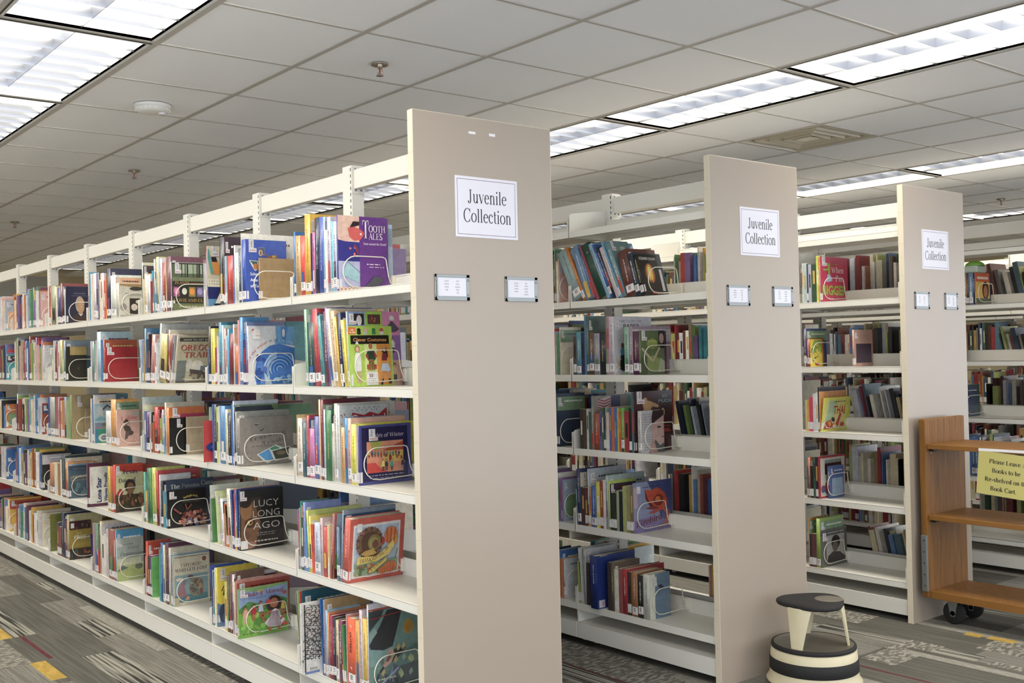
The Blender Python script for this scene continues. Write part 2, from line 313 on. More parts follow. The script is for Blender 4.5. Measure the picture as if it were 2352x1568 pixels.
SHELF_BOOKS=[
(0,0,1,"0.8441 0.0149 0.247 - 0 0 2a70b8;0.8035 0.0406 0.229 - 0 0 c8a468;0.7687 0.0348 0.225 - 0 0 e2443c;0.7245 0.0442 0.302 0.12 0 0 e8b42c;0.7114 0.0131 0.228 - 0 0 3a3a78;0.6891 0.0223 0.229 - 0 0 cf6a9c;0.6581 0.031 0.281 - 0 0 22304e;0.6268 0.0313 0.28 - 0 0 4a62b8;0.6126 0.0142 0.278 - 0 0 a8c8e0;0.5988 0.0138 0.229 - 0 0 f0ead8;0.572 0.0268 0.274 - 0 0 c8bcd0;0.5565 0.0155 0.256 - 0 0 74c8d4;0.5302 0.0263 0.253 0.237 0 0 b4c8e4;0.5194 0.0109 0.274 0.21 0 0 6a3090 tooth"),
(0,0,2,"0.7585 0.0195 0.289 - 2 0 9cc8a8;0.7043 0.0542 0.239 - 1.1 0 1f4f50;0.6605 0.0439 0.286 - 5.1 0 c03848;0.6331 0.0273 0.261 - 6.7 0 4a9aa0;0.6013 0.0318 0.275 - 1.8 0 7a4a58;0.5857 0.0156 0.289 0.194 5.7 0 8a78b0;0.5614 0.0243 0.284 - 7.8 0 f4ecd0;0.5352 0.0263 0.274 - 5.1 0 e8c090;0.5178 0.0173 0.254 - 6.8 0 e8bc3c;0.4899 0.0279 0.265 - 5.2 0 24305c;0.4641 0.0258 0.239 - 7 0 f0d840;0.4545 0.0096 0.268 0.219 2.8 0 c8d0dc panels;0.4494 0.0051 0.216 0.181 3.6 0 b8d860 clever"),
(0,0,3,"0.8556 0.0054 0.233 - 0 0 c8a868;0.8183 0.0374 0.221 - 0 0 e0d0c0;0.7852 0.0331 0.207 - 0 0 2f6070;0.7634 0.0218 0.233 - 0 0 b04050;0.7233 0.0401 0.185 - 0 0 c070a0;0.6888 0.0345 0.232 - 0 0 5a68a8;0.6757 0.0131 0.295 - 0 0 e8c490;0.6525 0.0232 0.295 0.245 0 0 7a3040;0.6395 0.013 0.259 - 0 0 b8d0d0;0.5935 0.0461 0.258 - 0 0 3a8050;0.5736 0.0199 0.21 - 0 0 c8c0b0;0.551 0.0225 0.283 0.245 0 0 d8d4c8;0.5346 0.0165 0.276 0.205 0 0 d4d4d4 carnival;0.5017 0.027 0.199 - 0 0 e0a860;0.4801 0.0216 0.234 - 0 0 3a90c8;0.456 0.0241 0.233 0.229 0 0 e0b098;0.4226 0.0333 0.213 0.245 0 0 e4e040;0.4112 0.0115 0.205 - 0 0 d0b8a0;0.4018 0.0094 0.208 0.216 0 0 4a4a90 winter"),
(0,0,4,"0.8565 0.0045 0.223 - 1.5 0 c86080;0.852 0.0045 0.233 - 0.3 0 7a90c8;0.8475 0.0045 0.234 - 0.5 0 c8b040;0.8395 0.008 0.26 0.12 -0.5 0 38a090;0.8242 0.0153 0.199 - 0 0 445050;0.8056 0.0186 0.258 - 0.2 0 8090c8;0.7871 0.0185 0.187 - 6.3 0 4a90c8;0.7721 0.015 0.23 0.232 3.7 0 c4cc60;0.7569 0.0152 0.21 - 2.7 0 e8d460;0.7391 0.0178 0.181 - 3.5 0 e05028;0.6946 0.0445 0.193 - 0 0 b8c0d0;0.674 0.0206 0.213 - 0 0 c8b0b0;0.6393 0.0347 0.183 - 0 0 c84840;0.6278 0.0116 0.195 - 0 0 e8d0a0;0.6125 0.0153 0.24 0.12 -7.1 0 b86050 flower;0.5518 0.0225 0.194 - 0 0 607890;0.5406 0.0112 0.258 0.219 -5.3 0 8090a0;0.4999 0.0408 0.231 0.229 -7.6 0 d05a48 thanks"),
(0,0,5,"0.8565 0.0045 0.269 - 8.7 0 808080;0.852 0.0045 0.279 - 6.4 0 98b870;0.8475 0.0045 0.28 - 3.1 0 c83c38;0.843 0.0045 0.283 0.245 0 0 205868;0.7604 0.0089 0.257 0.121 0 -0.05 e8e4e0 peek;0.6848 0.0075 0.277 - 3.9 0 2a68a8;0.6725 0.0124 0.278 - 0 0 6878b0;0.6676 0.0049 0.282 0.192 0 0 b09060;0.6518 0.0158 0.243 0.141 0 0 98b8c8;0.6405 0.0112 0.237 - 0 0 c88048;0.6141 0.0265 0.23 - 0 0 982848;0.5926 0.0215 0.227 - 0 0 2a2a38;0.571 0.0216 0.221 - 0 0 c8b890;0.5428 0.0282 0.224 - 0 0 7a3858;0.5311 0.0117 0.185 - 7.2 0 c88838;0.5173 0.0138 0.211 - 5.4 0 388848;0.5103 0.007 0.254 - 0 0 c8a0a0;0.4556 0.0547 0.246 - 0 0 e25a28 outside;0.4264 0.0292 0.245 - 0 0 d8a050;0.4065 0.0199 0.286 - 0 0 c8b8c0;0.3747 0.0318 0.26 - 0 0 e0b840;0.365 0.0097 0.313 0.12 0 0 d0ccd4;0.3604 0.0046 0.288 0.206 0 0 5a8078 hat"),
(0,1,1,"1.68 0.0045 0.243 - 0 0 a8b0d8;1.6755 0.0045 0.269 - 0 0 e06a80;1.671 0.0045 0.27 0.16 0 0 d8d0b0 sail;1.502 0.0401 0.294 - 0 0 30343c;1.4904 0.0116 0.293 0.12 0 0 3a2838;1.4678 0.0227 0.208 - 0 0 98b8c8;1.4064 0.0613 0.206 - 0 0 c03830;1.3956 0.0108 0.201 - 0 0 5868b0;1.3844 0.0112 0.246 - 0 0 d8d8d8;1.3519 0.0325 0.213 - 0 0 e8e8d8;1.3248 0.0271 0.229 - 0 0 485868;1.3194 0.0055 0.29 0.245 0 0 e8e4d8;1.2822 0.0372 0.262 0.186 0 0 3858b8 atlas"),
(0,1,2,"1.68 0.0045 0.163 - 0 0 6098d0;1.6519 0.0281 0.256 - 0 0 302838;1.6076 0.0443 0.245 - 0 0 e8d838;1.5869 0.0207 0.161 - 0 0 a03868;1.5663 0.0206 0.211 - 0 0 d8d4c8;1.5377 0.0286 0.269 0.12 0 0 3a88a8;1.5174 0.0203 0.256 - 0 0 b0d8d8;1.4919 0.0255 0.241 - 0 0 c89890;1.4777 0.0142 0.209 - 0 0 b8d8e0;1.4605 0.0172 0.238 - 0 0 3aa0d0;1.419 0.0415 0.215 - 0 0 802830;1.4078 0.0113 0.256 - 0 0 d8d8d0;1.3721 0.0356 0.164 - 0 0 d06838;1.3559 0.0162 0.271 - 0 0 e0a0a0;1.3235 0.0325 0.282 0.12 0 0 4a90c8;1.2972 0.0263 0.188 - 0 0 483870;1.2822 0.0149 0.261 0.172 0 0 6878a8;1.2715 0.0107 0.243 0.21 0 0 dcdce0 water"),
(0,1,3,"1.68 0.0045 0.242 0.12 0 0 a8c8a0;1.6742 0.0058 0.182 0.12 0 -0.03 c83830 garden;1.6334 0.0187 0.254 - 0 0 4860a8;1.6056 0.0278 0.254 - 0 0 283850;1.5872 0.0184 0.244 - 0 0 c8d840;1.569 0.0183 0.249 - 0 0 c8c8c8;1.5144 0.0546 0.25 - 0 0 4a88c0;1.4904 0.024 0.236 - 0 0 e8e0b0;1.4521 0.0383 0.212 - 0 0 282c3c;1.4377 0.0144 0.26 - 0 0 3a70b8;1.426 0.0117 0.273 0.205 0 0 c0c8d8;1.4135 0.0125 0.249 - 0 0 203040;1.4018 0.0116 0.229 0.245 0 0 a0a098;1.3655 0.0363 0.202 0.245 1.2 0 8c8480 tracking"),
(0,1,4,"1.68 0.0045 0.2 - 5.1 0 384068;1.6755 0.0045 0.251 0.234 2.7 0 d8dcc8;1.671 0.0045 0.193 0.12 1.8 0 5a9050;1.6056 0.0078 0.23 0.12 5.4 0 d8e0a0;1.5429 0.0285 0.202 - 3.9 0 e0e0e0;1.5241 0.0188 0.184 - 0 0 c86040;1.5116 0.0125 0.178 - 0 0 78b048;1.4961 0.0155 0.179 - 6.5 0 d84838;1.4622 0.0339 0.251 - 4.6 0 e8dcc0;1.4409 0.0213 0.248 - 6 0 2a4080;1.4287 0.0121 0.256 - 0 0 c04848;1.4184 0.0104 0.252 - 0 0 e0c040;1.3952 0.0232 0.255 0.199 4.6 0 284888;1.3824 0.0128 0.253 0.198 -0.5 0 1c1a1a lucy"),
(0,1,5,"1.68 0.0045 0.258 - 5.1 0 3858b0;1.6755 0.0045 0.235 - 0 0 c0c0b0;1.6586 0.0169 0.235 - 0 0 388070;1.6447 0.0139 0.255 - 0 0 e8e4d8;1.6331 0.0116 0.258 0.194 -0.4 0 e8d030 yelblue;1.5283 0.0246 0.21 - 0.6 0 d8c860;1.5022 0.0262 0.241 - 0 0 485040;1.4762 0.0259 0.259 - 0 0 603848;1.454 0.0222 0.254 - 0 0 d8c8c8;1.4414 0.0126 0.225 - 0 0 d8b880;1.4332 0.0082 0.273 0.129 0 0 705040;1.4281 0.0052 0.236 0.245 0 0 d89080;1.3783 0.0045 0.207 0.231 0 -0.02 9cc060 shake"),
(0,2,1,"2.4663 0.0152 0.261 0.12 0 0 d8d8b8;2.4193 0.0325 0.202 - 0 0 f0d8b8;2.3687 0.0506 0.191 - 0 0 e0e0e0;2.3364 0.0323 0.159 - 0 0 983828;2.32 0.0163 0.21 - 3.2 0 30a0b8;2.3049 0.0151 0.265 - 0 0 e0d8c0;2.2893 0.0156 0.201 - 0 0 3870b8;2.256 0.0333 0.272 - 0 0 d8c890;2.2355 0.0205 0.264 - 0 0 b0c8d8;2.2112 0.0243 0.26 - 0 0 e8e0e8;2.167 0.0442 0.238 - 0 0 a04028;2.1537 0.0133 0.254 - 0 0 c8a890;2.0994 0.0543 0.261 0.161 0 0 7a4858;2.0907 0.0087 0.232 - 0 0 e0f0f0;2.082 0.0087 0.23 0.153 0 0 2a2c20 plants"),
(0,2,2,"2.5035 0.0045 0.22 - 9.1 0 c8d8e0;2.499 0.0045 0.183 - 0 0 4a98a8;2.4834 0.0156 0.213 - 0 0 9090c0;2.4622 0.0212 0.205 - 0 0 a88850;2.4416 0.0205 0.272 - 0 0 6098c0;2.4069 0.0347 0.217 - 0 0 284868;2.3933 0.0137 0.241 - 0 0 402830;2.3497 0.0436 0.237 - -8.6 0 d8a098;2.3292 0.0204 0.207 - 0 0 a84038;2.3026 0.0267 0.197 - 0 0 e0e0e0;2.2796 0.023 0.292 0.24 -10.6 0 c8ccc8;2.1919 0.0877 0.234 - -8.5 0 c8b860;2.141 0.0509 0.235 - -13.5 0 883020;2.1256 0.0153 0.255 0.192 0 0 d8d0b8;2.1049 0.0207 0.23 - -9.9 0 a0a0a8;2.0941 0.0108 0.234 0.178 -17.6 0 c8bca0 oregon"),
(0,2,3,"2.5035 0.0045 0.27 0.206 0 0 c8d8d0;2.499 0.0045 0.231 - 0 0 d8a848;2.4895 0.0095 0.232 - 0 0 d8d8b0;2.4587 0.0309 0.201 - 0 0 6878a8;2.4138 0.0449 0.199 - 0 0 503068;2.3936 0.0202 0.201 - 0 0 c8c8c8;2.3812 0.0124 0.199 - 0 0 303830;2.3496 0.0317 0.147 - 0 0 a05830;2.2963 0.0532 0.225 0.12 0 0 c83028;2.2769 0.0195 0.214 - 0 0 702028;2.2473 0.0295 0.171 - 0 0 98b040;2.2281 0.0192 0.215 - 0 0 c0b8c0;2.2119 0.0163 0.189 - 0 0 6890c0;2.1896 0.0223 0.25 0.192 0 0 c8c0a8;2.1558 0.0337 0.226 0.177 0 0 e08838 orange;2.1492 0.0066 0.177 0.12 0 0 1c1c1e board"),
(0,2,4,"2.4817 0.0263 0.249 - 1.3 0 60a890;2.4636 0.0181 0.156 - 0 0 e0b040;2.4271 0.0365 0.273 - 0 0 306850;2.3875 0.0396 0.275 - 3.1 0 389048;2.3344 0.0531 0.28 - 2.3 0 c8c860;2.2999 0.0345 0.268 0.213 3.3 0 c03c40;2.2845 0.0154 0.251 - 0 0 d0d0d0;2.2515 0.0329 0.222 - 0 0 302838;2.2089 0.0426 0.176 - 0 0 3890a8;2.2034 0.0056 0.228 0.235 0 0 304058 panama;2.1961 0.0072 0.18 0.193 0 0 181616 reach"),
(0,2,5,"2.5035 0.0045 0.195 - 0 0 506870;2.499 0.0045 0.191 - 0 0 e0c8b0;2.4703 0.0287 0.269 0.12 0 0 c84830;2.4452 0.0251 0.2 - 0 0 302820;2.4238 0.0214 0.203 - 0 0 583878;2.4125 0.0112 0.198 0.12 0 0 68b058;2.2965 0.0212 0.249 - 0 0 409898;2.2692 0.0273 0.287 0.12 0 0 2868a8;2.2383 0.031 0.28 - 0 0 c8c098;2.1949 0.0434 0.295 - 0 0 583048;2.1679 0.027 0.275 0.192 0 0 c8c0a8;2.1493 0.0186 0.245 - 0 0 5890b0;2.1401 0.0093 0.24 0.182 0 0 c0b8a0 explor"),
(0,3,1,"3.3131 0.0184 0.198 - 0 0 d8c8c0;3.2863 0.0268 0.273 - 0 0 4898b8;3.2628 0.0236 0.262 - 0 0 e0d8d8;3.2431 0.0197 0.255 - 0 0 d8c0b0;3.1936 0.0495 0.261 - 0 0 e8e0d8;3.1595 0.0341 0.257 - 0 0 9088b0;3.1411 0.0184 0.262 - 0 0 505058;3.1184 0.0227 0.219 - 0 0 d8d0b0;3.0886 0.0298 0.254 - 0 0 f0e0c8;3.0634 0.0253 0.252 - 0 0 e8d8e0;3.0376 0.0258 0.209 - 0 0 d84840;3.0191 0.0185 0.232 - 0 0 e08838;2.9543 0.0648 0.269 0.17 0 0 303050;2.8701 0.0842 0.228 0.136 0 0 e8ece0;2.8287 0.0414 0.182 0.123 0 0 d8d0c0 first"),
(0,3,2,"3.2926 0.016 0.227 - 0 0 e0e4e4;3.2464 0.0462 0.226 - 0 0 889090;3.2232 0.0233 0.208 - 0 0 78b0a0;3.1971 0.0261 0.23 - 0 0 c0b0b0;3.133 0.0641 0.276 0.17 0 0 b8d8e0;3.0959 0.0371 0.23 - 0 0 4878b0;3.0736 0.0224 0.229 0.178 0 0 b05030;3.0628 0.0108 0.189 0.176 0 0 a81c28 red"),
(0,3,3,"3.327 0.0045 0.224 - 0 0 3050a0;3.2997 0.0273 0.247 - 0 0 d8c8b0;3.2747 0.025 0.25 - 0 0 4878b8;3.2626 0.0121 0.268 0.12 0 0 c8c8d0;3.2536 0.009 0.218 0.12 0 0 8cb0b8 house;2.9866 0.085 0.187 - 0 0 d8d0c8;2.9043 0.0823 0.25 0.124 0 0 e0a050;2.8934 0.0109 0.194 0.121 0 0 d8a898 lafitte"),
(0,3,4,"3.2725 0.0145 0.242 0.12 0 -0.04 5a2840 lonestar;3.0143 0.0446 0.241 - 0 0 c8b030;2.9662 0.0482 0.244 - 0 0 c04030;2.9344 0.0318 0.255 0.15 0 0 d84828 texas"),
(0,3,5,"3.327 0.0045 0.204 - 13 0 283060;3.2885 0.0385 0.267 - 0 0 a89098;3.2338 0.0546 0.274 - 0 0 688870;3.2028 0.0311 0.22 - 15.1 0 c03028;3.1756 0.0272 0.292 0.22 0 0 d8c8a8;3.1319 0.0436 0.217 - 0 0 e0dccc;3.101 0.031 0.231 - 0 0 e0e0d8;3.0625 0.0385 0.26 - 0 0 c8b8b8;2.9734 0.0891 0.265 - 0 0 905048;2.9561 0.0173 0.261 - 0 0 c83830;2.9369 0.0193 0.269 0.146 0 0 4898c0;2.9273 0.0096 0.226 0.142 0 0 c8c8a8 depress"),
(0,4,1,"4.0957 0.0234 0.244 - 0 0 e8e0d8;4.0669 0.0288 0.243 - 0 0 c04038;4.0484 0.0185 0.238 - 0 0 e0c8b0;3.9508 0.0976 0.24 - 0 0 98a078;3.9229 0.0279 0.231 - 0 0 e8e0c8;3.8598 0.0631 0.224 - 0 0 303878;3.8238 0.036 0.246 0.152 0 0 904848;3.7794 0.0443 0.225 - 0 0 283040;3.7613 0.0181 0.204 - 0 0 f0f0e8;3.751 0.0103 0.222 0.129 0 0 202444 adam"),
(0,4,2,"4.0636 0.0232 0.203 - 0 0 e8e8e0;4.0213 0.0423 0.197 - 0 0 b0b090;3.9976 0.0237 0.246 - 0 0 e0e0e0;3.9605 0.0371 0.242 - 0 0 2a3850;3.9336 0.0269 0.204 - 0 0 c04848;3.897 0.0365 0.241 - 0 0 d8d8d0;3.8432 0.0538 0.248 0.165 0 0 c8c098;3.8162 0.0271 0.193 - 0 0 a0b868;3.7807 0.0355 0.241 - 0 0 8090a0;3.7703 0.0103 0.206 0.12 0 0 28261e blktan"),
(0,4,3,"4.1225 0.0325 0.241 - 0 0 3050a8;4.0119 0.1106 0.243 - 0 0 a0a098;3.9874 0.0245 0.242 - 0 0 308068;3.9443 0.0432 0.245 - 0 0 b84860;3.9193 0.025 0.243 - 0 0 c8c0c0;3.8953 0.0239 0.24 - 0 0 a03840;3.8671 0.0282 0.224 - 0 0 d8c8b0;3.82 0.0472 0.224 - 0 0 c87838;3.7819 0.038 0.248 - 0 0 8898b0;3.7358 0.0462 0.223 - 0 0 98a870;3.701 0.0347 0.25 - 0 0 78a868;3.6808 0.0202 0.261 0.12 0 0 a08c60 board"),
(0,4,4,"4.0442 0.1008 0.19 - 0 0 b87850;3.9772 0.0671 0.191 - 0 0 d8d8c0;3.9209 0.0563 0.195 - 0 0 a87840;3.8952 0.0256 0.22 - 0 0 e0dcd0;3.8149 0.0803 0.251 0.215 0 0 304048;3.7702 0.0447 0.215 0.15 0 0 d89860;3.754 0.0162 0.192 0.12 0 0 486070 lincoln"),
(0,4,5,"4.1505 0.0045 0.231 0.123 0 0 787830;3.981 0.027 0.198 - 0 0 505060;3.9213 0.0597 0.175 - 0 0 903828;3.8633 0.058 0.268 - 0 0 283850;3.8312 0.0321 0.236 - 0 0 383060;3.8105 0.0207 0.224 - 0 0 803040;3.7719 0.0386 0.264 0.196 0 0 b0a878;3.7592 0.0128 0.227 0.123 0 0 907828 free"),
(1,0,1,"0.7864 0.066 0.257 - 26 0 90a8a8;0.7657 0.0206 0.278 - 26.2 0 c87830;0.7173 0.0484 0.268 - 22.4 0 6890b0;0.6949 0.0225 0.265 - 22.8 0 404880;0.6768 0.018 0.277 - 25.7 0 a03838;0.6278 0.049 0.278 - 25.6 0 204838;0.6035 0.0243 0.28 - 25.4 0 90b8d0;0.586 0.0175 0.275 - 25.7 0 2858a0;0.5686 0.0174 0.259 - 25.7 0 282840;0.5428 0.0258 0.254 - 24.5 0 d8c8c8;0.5321 0.0106 0.284 - 24.8 0 6aa8d0;0.5042 0.0279 0.274 0.12 23 0 6a9098 here;0.4454 0.0588 0.21 - 15.4 0 6a3830;0.4144 0.0311 0.196 - 16.2 0 283848;0.3899 0.0245 0.187 0.12 15 0 181412 fire"),
(1,0,2,"0.84 0.021 0.18 - 0 0 5a4848;0.8072 0.0328 0.2 - 0 0 5898a8;0.7838 0.0234 0.196 - 0 0 303058;0.77 0.0138 0.272 - 0 0 4878a0;0.7563 0.0138 0.271 0.127 0 0 506858;0.7197 0.0366 0.195 - 0 0 6a5038;0.6835 0.0362 0.19 - 0 0 9898a8;0.6435 0.04 0.189 - 0 0 303038;0.6345 0.009 0.263 - 0 0 708060;0.6214 0.0132 0.264 - 0 0 b08090;0.5886 0.0328 0.262 - 0 0 c8c0c8;0.5839 0.0047 0.262 0.236 0 0 c8c4c8 paper;0.4965 0.0297 0.212 - 0 0 90b8a0;0.4732 0.0233 0.214 0.245 0 0 a08898;0.4359 0.0373 0.192 - 0 0 583048;0.4254 0.0105 0.194 0.15 0 0 607048 green"),
(1,0,3,"0.8047 0.0232 0.184 - 0 0 403830;0.7814 0.0233 0.182 - 0 0 504038;0.7676 0.0138 0.185 - 0 0 c8c8c0;0.7493 0.0184 0.173 - 0 0 486058;0.7333 0.0159 0.246 0.245 0 0 808078 flag;0.6948 0.0385 0.168 - 0 0 a05030;0.6814 0.0134 0.175 - 0 0 6858a0;0.6681 0.0133 0.194 - 0 0 486848;0.6568 0.0113 0.195 - 0 0 304050;0.6503 0.0065 0.195 - 0 0 a0b090;0.6326 0.0177 0.174 - 0 0 d8c0b8;0.6172 0.0154 0.196 - 0 0 5868a0;0.5997 0.0175 0.199 - 0 0 c86838;0.5868 0.013 0.197 - 0 0 4a68a8;0.5801 0.0066 0.197 - 0 0 3888a0;0.5716 0.0085 0.194 - 0 0 c8b040;0.5585 0.0131 0.179 - 0 0 c85828;0.5373 0.0212 0.198 - 0 0 68a848;0.5076 0.0297 0.183 - 0 0 a03038;0.4907 0.0169 0.196 - 0 0 202820;0.4782 0.0125 0.266 - 0 0 486878;0.4723 0.0058 0.269 0.245 0 0 4a2424 somuch;0.4314 0.0237 0.185 0.14 0 0 c8c4c4 face"),
(1,0,4,"0.8565 0.0045 0.165 - 2.1 0 88a8b0;0.8295 0.027 0.259 0.245 0.8 0 384068;0.805 0.0246 0.174 - 0 0 503830;0.7855 0.0194 0.176 - 0 0 703038;0.7759 0.0097 0.264 0.245 0 0 b0b8c0;0.7636 0.0123 0.182 - 0 0 c89848;0.7277 0.0359 0.186 - 0 0 4868b0;0.7039 0.0238 0.209 - 0 0 d8d048;0.6828 0.0211 0.217 - 0 0 984828;0.6664 0.0164 0.221 - 0 0 d8d0d0;0.6498 0.0166 0.243 0.239 0 0 a8b8b0;0.6383 0.0115 0.219 - 0 0 b8c858;0.6152 0.0231 0.167 - 0 0 283028;0.5969 0.0183 0.169 - 0 0 383830;0.581 0.016 0.181 - 0 0 98a888;0.5583 0.0227 0.179 - 0 0 202830;0.5336 0.0247 0.203 - 0 0 a0a860;0.5113 0.0223 0.205 - 0 0 908858;0.4944 0.0168 0.21 - 0 0 786848;0.4891 0.0053 0.221 0.245 0 0 8088a8 firebird"),
(1,0,5,"0.8417 0.0193 0.192 - 2.2 0 a0b050;0.8271 0.0146 0.256 0.245 4.3 0 c8c8c0;0.8073 0.0198 0.256 - 0 0 b8b8b8;0.783 0.0243 0.195 - 0 0 483838;0.7026 0.0462 0.24 0.245 0 -0.03 1e3478 bluebox;0.6455 0.021 0.215 - 0 0 403838;0.6227 0.0228 0.218 - 0 0 6a5848;0.5951 0.0276 0.191 - 0 0 d0d0b8;0.5723 0.0227 0.195 - 0 0 985050;0.5408 0.0315 0.199 0.239 0 0 b02830;0.5164 0.0245 0.19 - 0 0 503830;0.4788 0.0375 0.194 - 0 0 a87040;0.4449 0.0339 0.187 - 0 0 282828;0.4051 0.0397 0.195 0.128 0 0 d0d0c0 grey"),
(2,0,1,"0.6003 0.0086 0.213 - 0 0 c8c8c0;0.5796 0.0206 0.212 - 0 0 b0c0c0;0.5695 0.0101 0.208 - 0 0 304858;0.5507 0.0188 0.204 - 0 0 b0b0c0;0.5189 0.0317 0.202 - 0 0 305038;0.5074 0.0116 0.245 - 0 0 c8d840;0.5004 0.007 0.236 - 0 0 e08838;0.4956 0.0048 0.238 - 0 0 a8a898;0.491 0.0046 0.241 0.245 0 0 c83058 bigger"),
(2,0,2,"0.5906 0.0198 0.205 0.181 0 0 384070;0.569 0.0216 0.151 0.12 0 0 a03028 spider"),
(2,0,3,"0.5966 0.0126 0.166 - 0 0 c8b870;0.584 0.0126 0.161 - 0 0 d89848;0.5606 0.0234 0.185 - 0 0 c84058;0.5435 0.0171 0.201 - 0 0 d0ccd0;0.5295 0.014 0.207 - 0 0 d8d8d8;0.5219 0.0075 0.236 0.245 0 0 302830;0.5174 0.0045 0.212 0.245 0 0 e09850;0.5129 0.0045 0.18 0.244 -7.6 0 d8d840 thai"),
(2,0,4,"0.6009 0.008 0.17 - 0 0 507068;0.5883 0.0126 0.215 - 0 0 c06848;0.5681 0.0202 0.171 - 0 0 302828;0.5556 0.0125 0.22 - 0 0 406050;0.5386 0.017 0.221 - 0 0 302838;0.5337 0.0048 0.222 0.245 0 0 a82838 redframe"),
(2,0,5,"0.6032 0.0066 0.257 - 0 0 c89048;0.5881 0.015 0.173 - 0 0 303040;0.5602 0.028 0.175 - 0 0 683838;0.5348 0.0253 0.259 0.213 0 0 90b040;0.5308 0.004 0.198 0.234 0 0 606058 portrait"),
(3,0,1,"0.4489 0.0163 0.193 - 0 0 b08038;0.4352 0.0137 0.192 - 0 0 404050;0.4078 0.0274 0.191 - 0 0 6080a0;0.3956 0.0122 0.191 - 0 0 303048;0.391 0.0046 0.193 0.17 0 0 c85828 kid"),
]
# ---------------------------------------------------------------- room
rnd = random.Random(7)
fl = MB()
def patch(x0, x1, y0, y1, m, z=0): fl.poly([(x0, y0, z), (x1, y0, z), (x1, y1, z), (x0, y1, z)], m)
x = -5.5; k = 0
while x < 12:
    wd = rnd.choice([.06, .1, .14, .2, .3, .3, .46]); y = -5.0
    while y < 14:
        ln = rnd.choice([.25, .4, .6, .6, .9, 1.2])
        patch(x, min(12, x+wd), y, min(14, y+ln), rnd.choices([0, 1, 2, 3, 4], [30, 22, 16, 16, 14])[0]); y += ln
    x += wd
for a in [(-.573, -.505, 2.015, 2.36, 5), (-.575, -.51, 2.9, 3.15, 5), (-.483, -.462, 2.38, 2.94, 6), (-.56, -.48, 1.3, 1.45, 3), (-.36, -.2, 1.2, 2.3, 3), (-.5, -.4, 2.9, 3.7, 3),
          (2.09, 2.105, -.6, -.19, 6), (1.2, 1.212, .1, .75, 6), (2.87, 2.93, -.33, -.25, 5), (2.88, 2.94, -.48, -.355, 5), (2.5, 2.6, -.5, .3, 3), (2.2, 2.62, -.3, -.14, 4),
          (1.06, 1.2, .3, .9, 3), (2.12, 2.5, -.12, .45, 0), (2.4, 2.46, -.9, -.2, 2), (2.46, 2.5, -.9, -.2, 1)]:
    zz_ = globals().get('zz_', 0)+.00005; patch(*a, z=zz_)
structure(fl.build('floor', CARPETS))
c = MB(); g = MB(); STRIP = {-6, -1, 4, 9, 14}; VENT = (6, 1)
I0, I1, J0, J1 = -8, 20, -8, 22
for i in range(I0, I1):
    for j in range(J0, J1):
        if i in STRIP or (i, j) == VENT: continue
        x0, y0 = GX+i*T+.010, GY+j*T+.010; x1, y1 = x0+T-.020, y0+T-.020; z = HC+.004
        c.mesh([(x0, y0, z), (x1, y0, z), (x1, y1, z), (x0, y1, z)], [(3, 2, 1, 0)])
c.mesh([(GX+I0*T, GY+J0*T, HC+.2), (GX+I1*T, GY+J0*T, HC+.2), (GX+I1*T, GY+J1*T, HC+.2), (GX+I0*T, GY+J1*T, HC+.2)], [(3, 2, 1, 0)])
structure(c.build('ceiling', M['tile']))
for i in range(I0, I1+1): g.box(GX+i*T-.012, GX+i*T+.012, GY+J0*T, GY+J1*T, HC, HC+.012)
for j in range(J0, J1+1):
    for i in range(I0, I1):
        if i in STRIP and j % 2: continue
        g.box(GX+i*T+.012, GX+(i+1)*T-.012, GY+j*T-.0075, GY+j*T+.0075, HC+.001, HC+.012)
structure(g.build('trim_1', M['tbar']))
def wall(name, x0, x1, y0, y1):
    b = MB(); b.box(x0, x1, y0, y1, 0, HC+.2); structure(b.build(name, M['wall']))
wall('wall_back', -5.2, 11.9, 13.5, 13.6); wall('wall_right', 11.8, 11.9, -2.0, 13.5); wall('wall_left_bounce', -5.3, -5.2, 3.0, 13.6)  # left wall is unseen: added part-length for warm bounce on the far ceiling

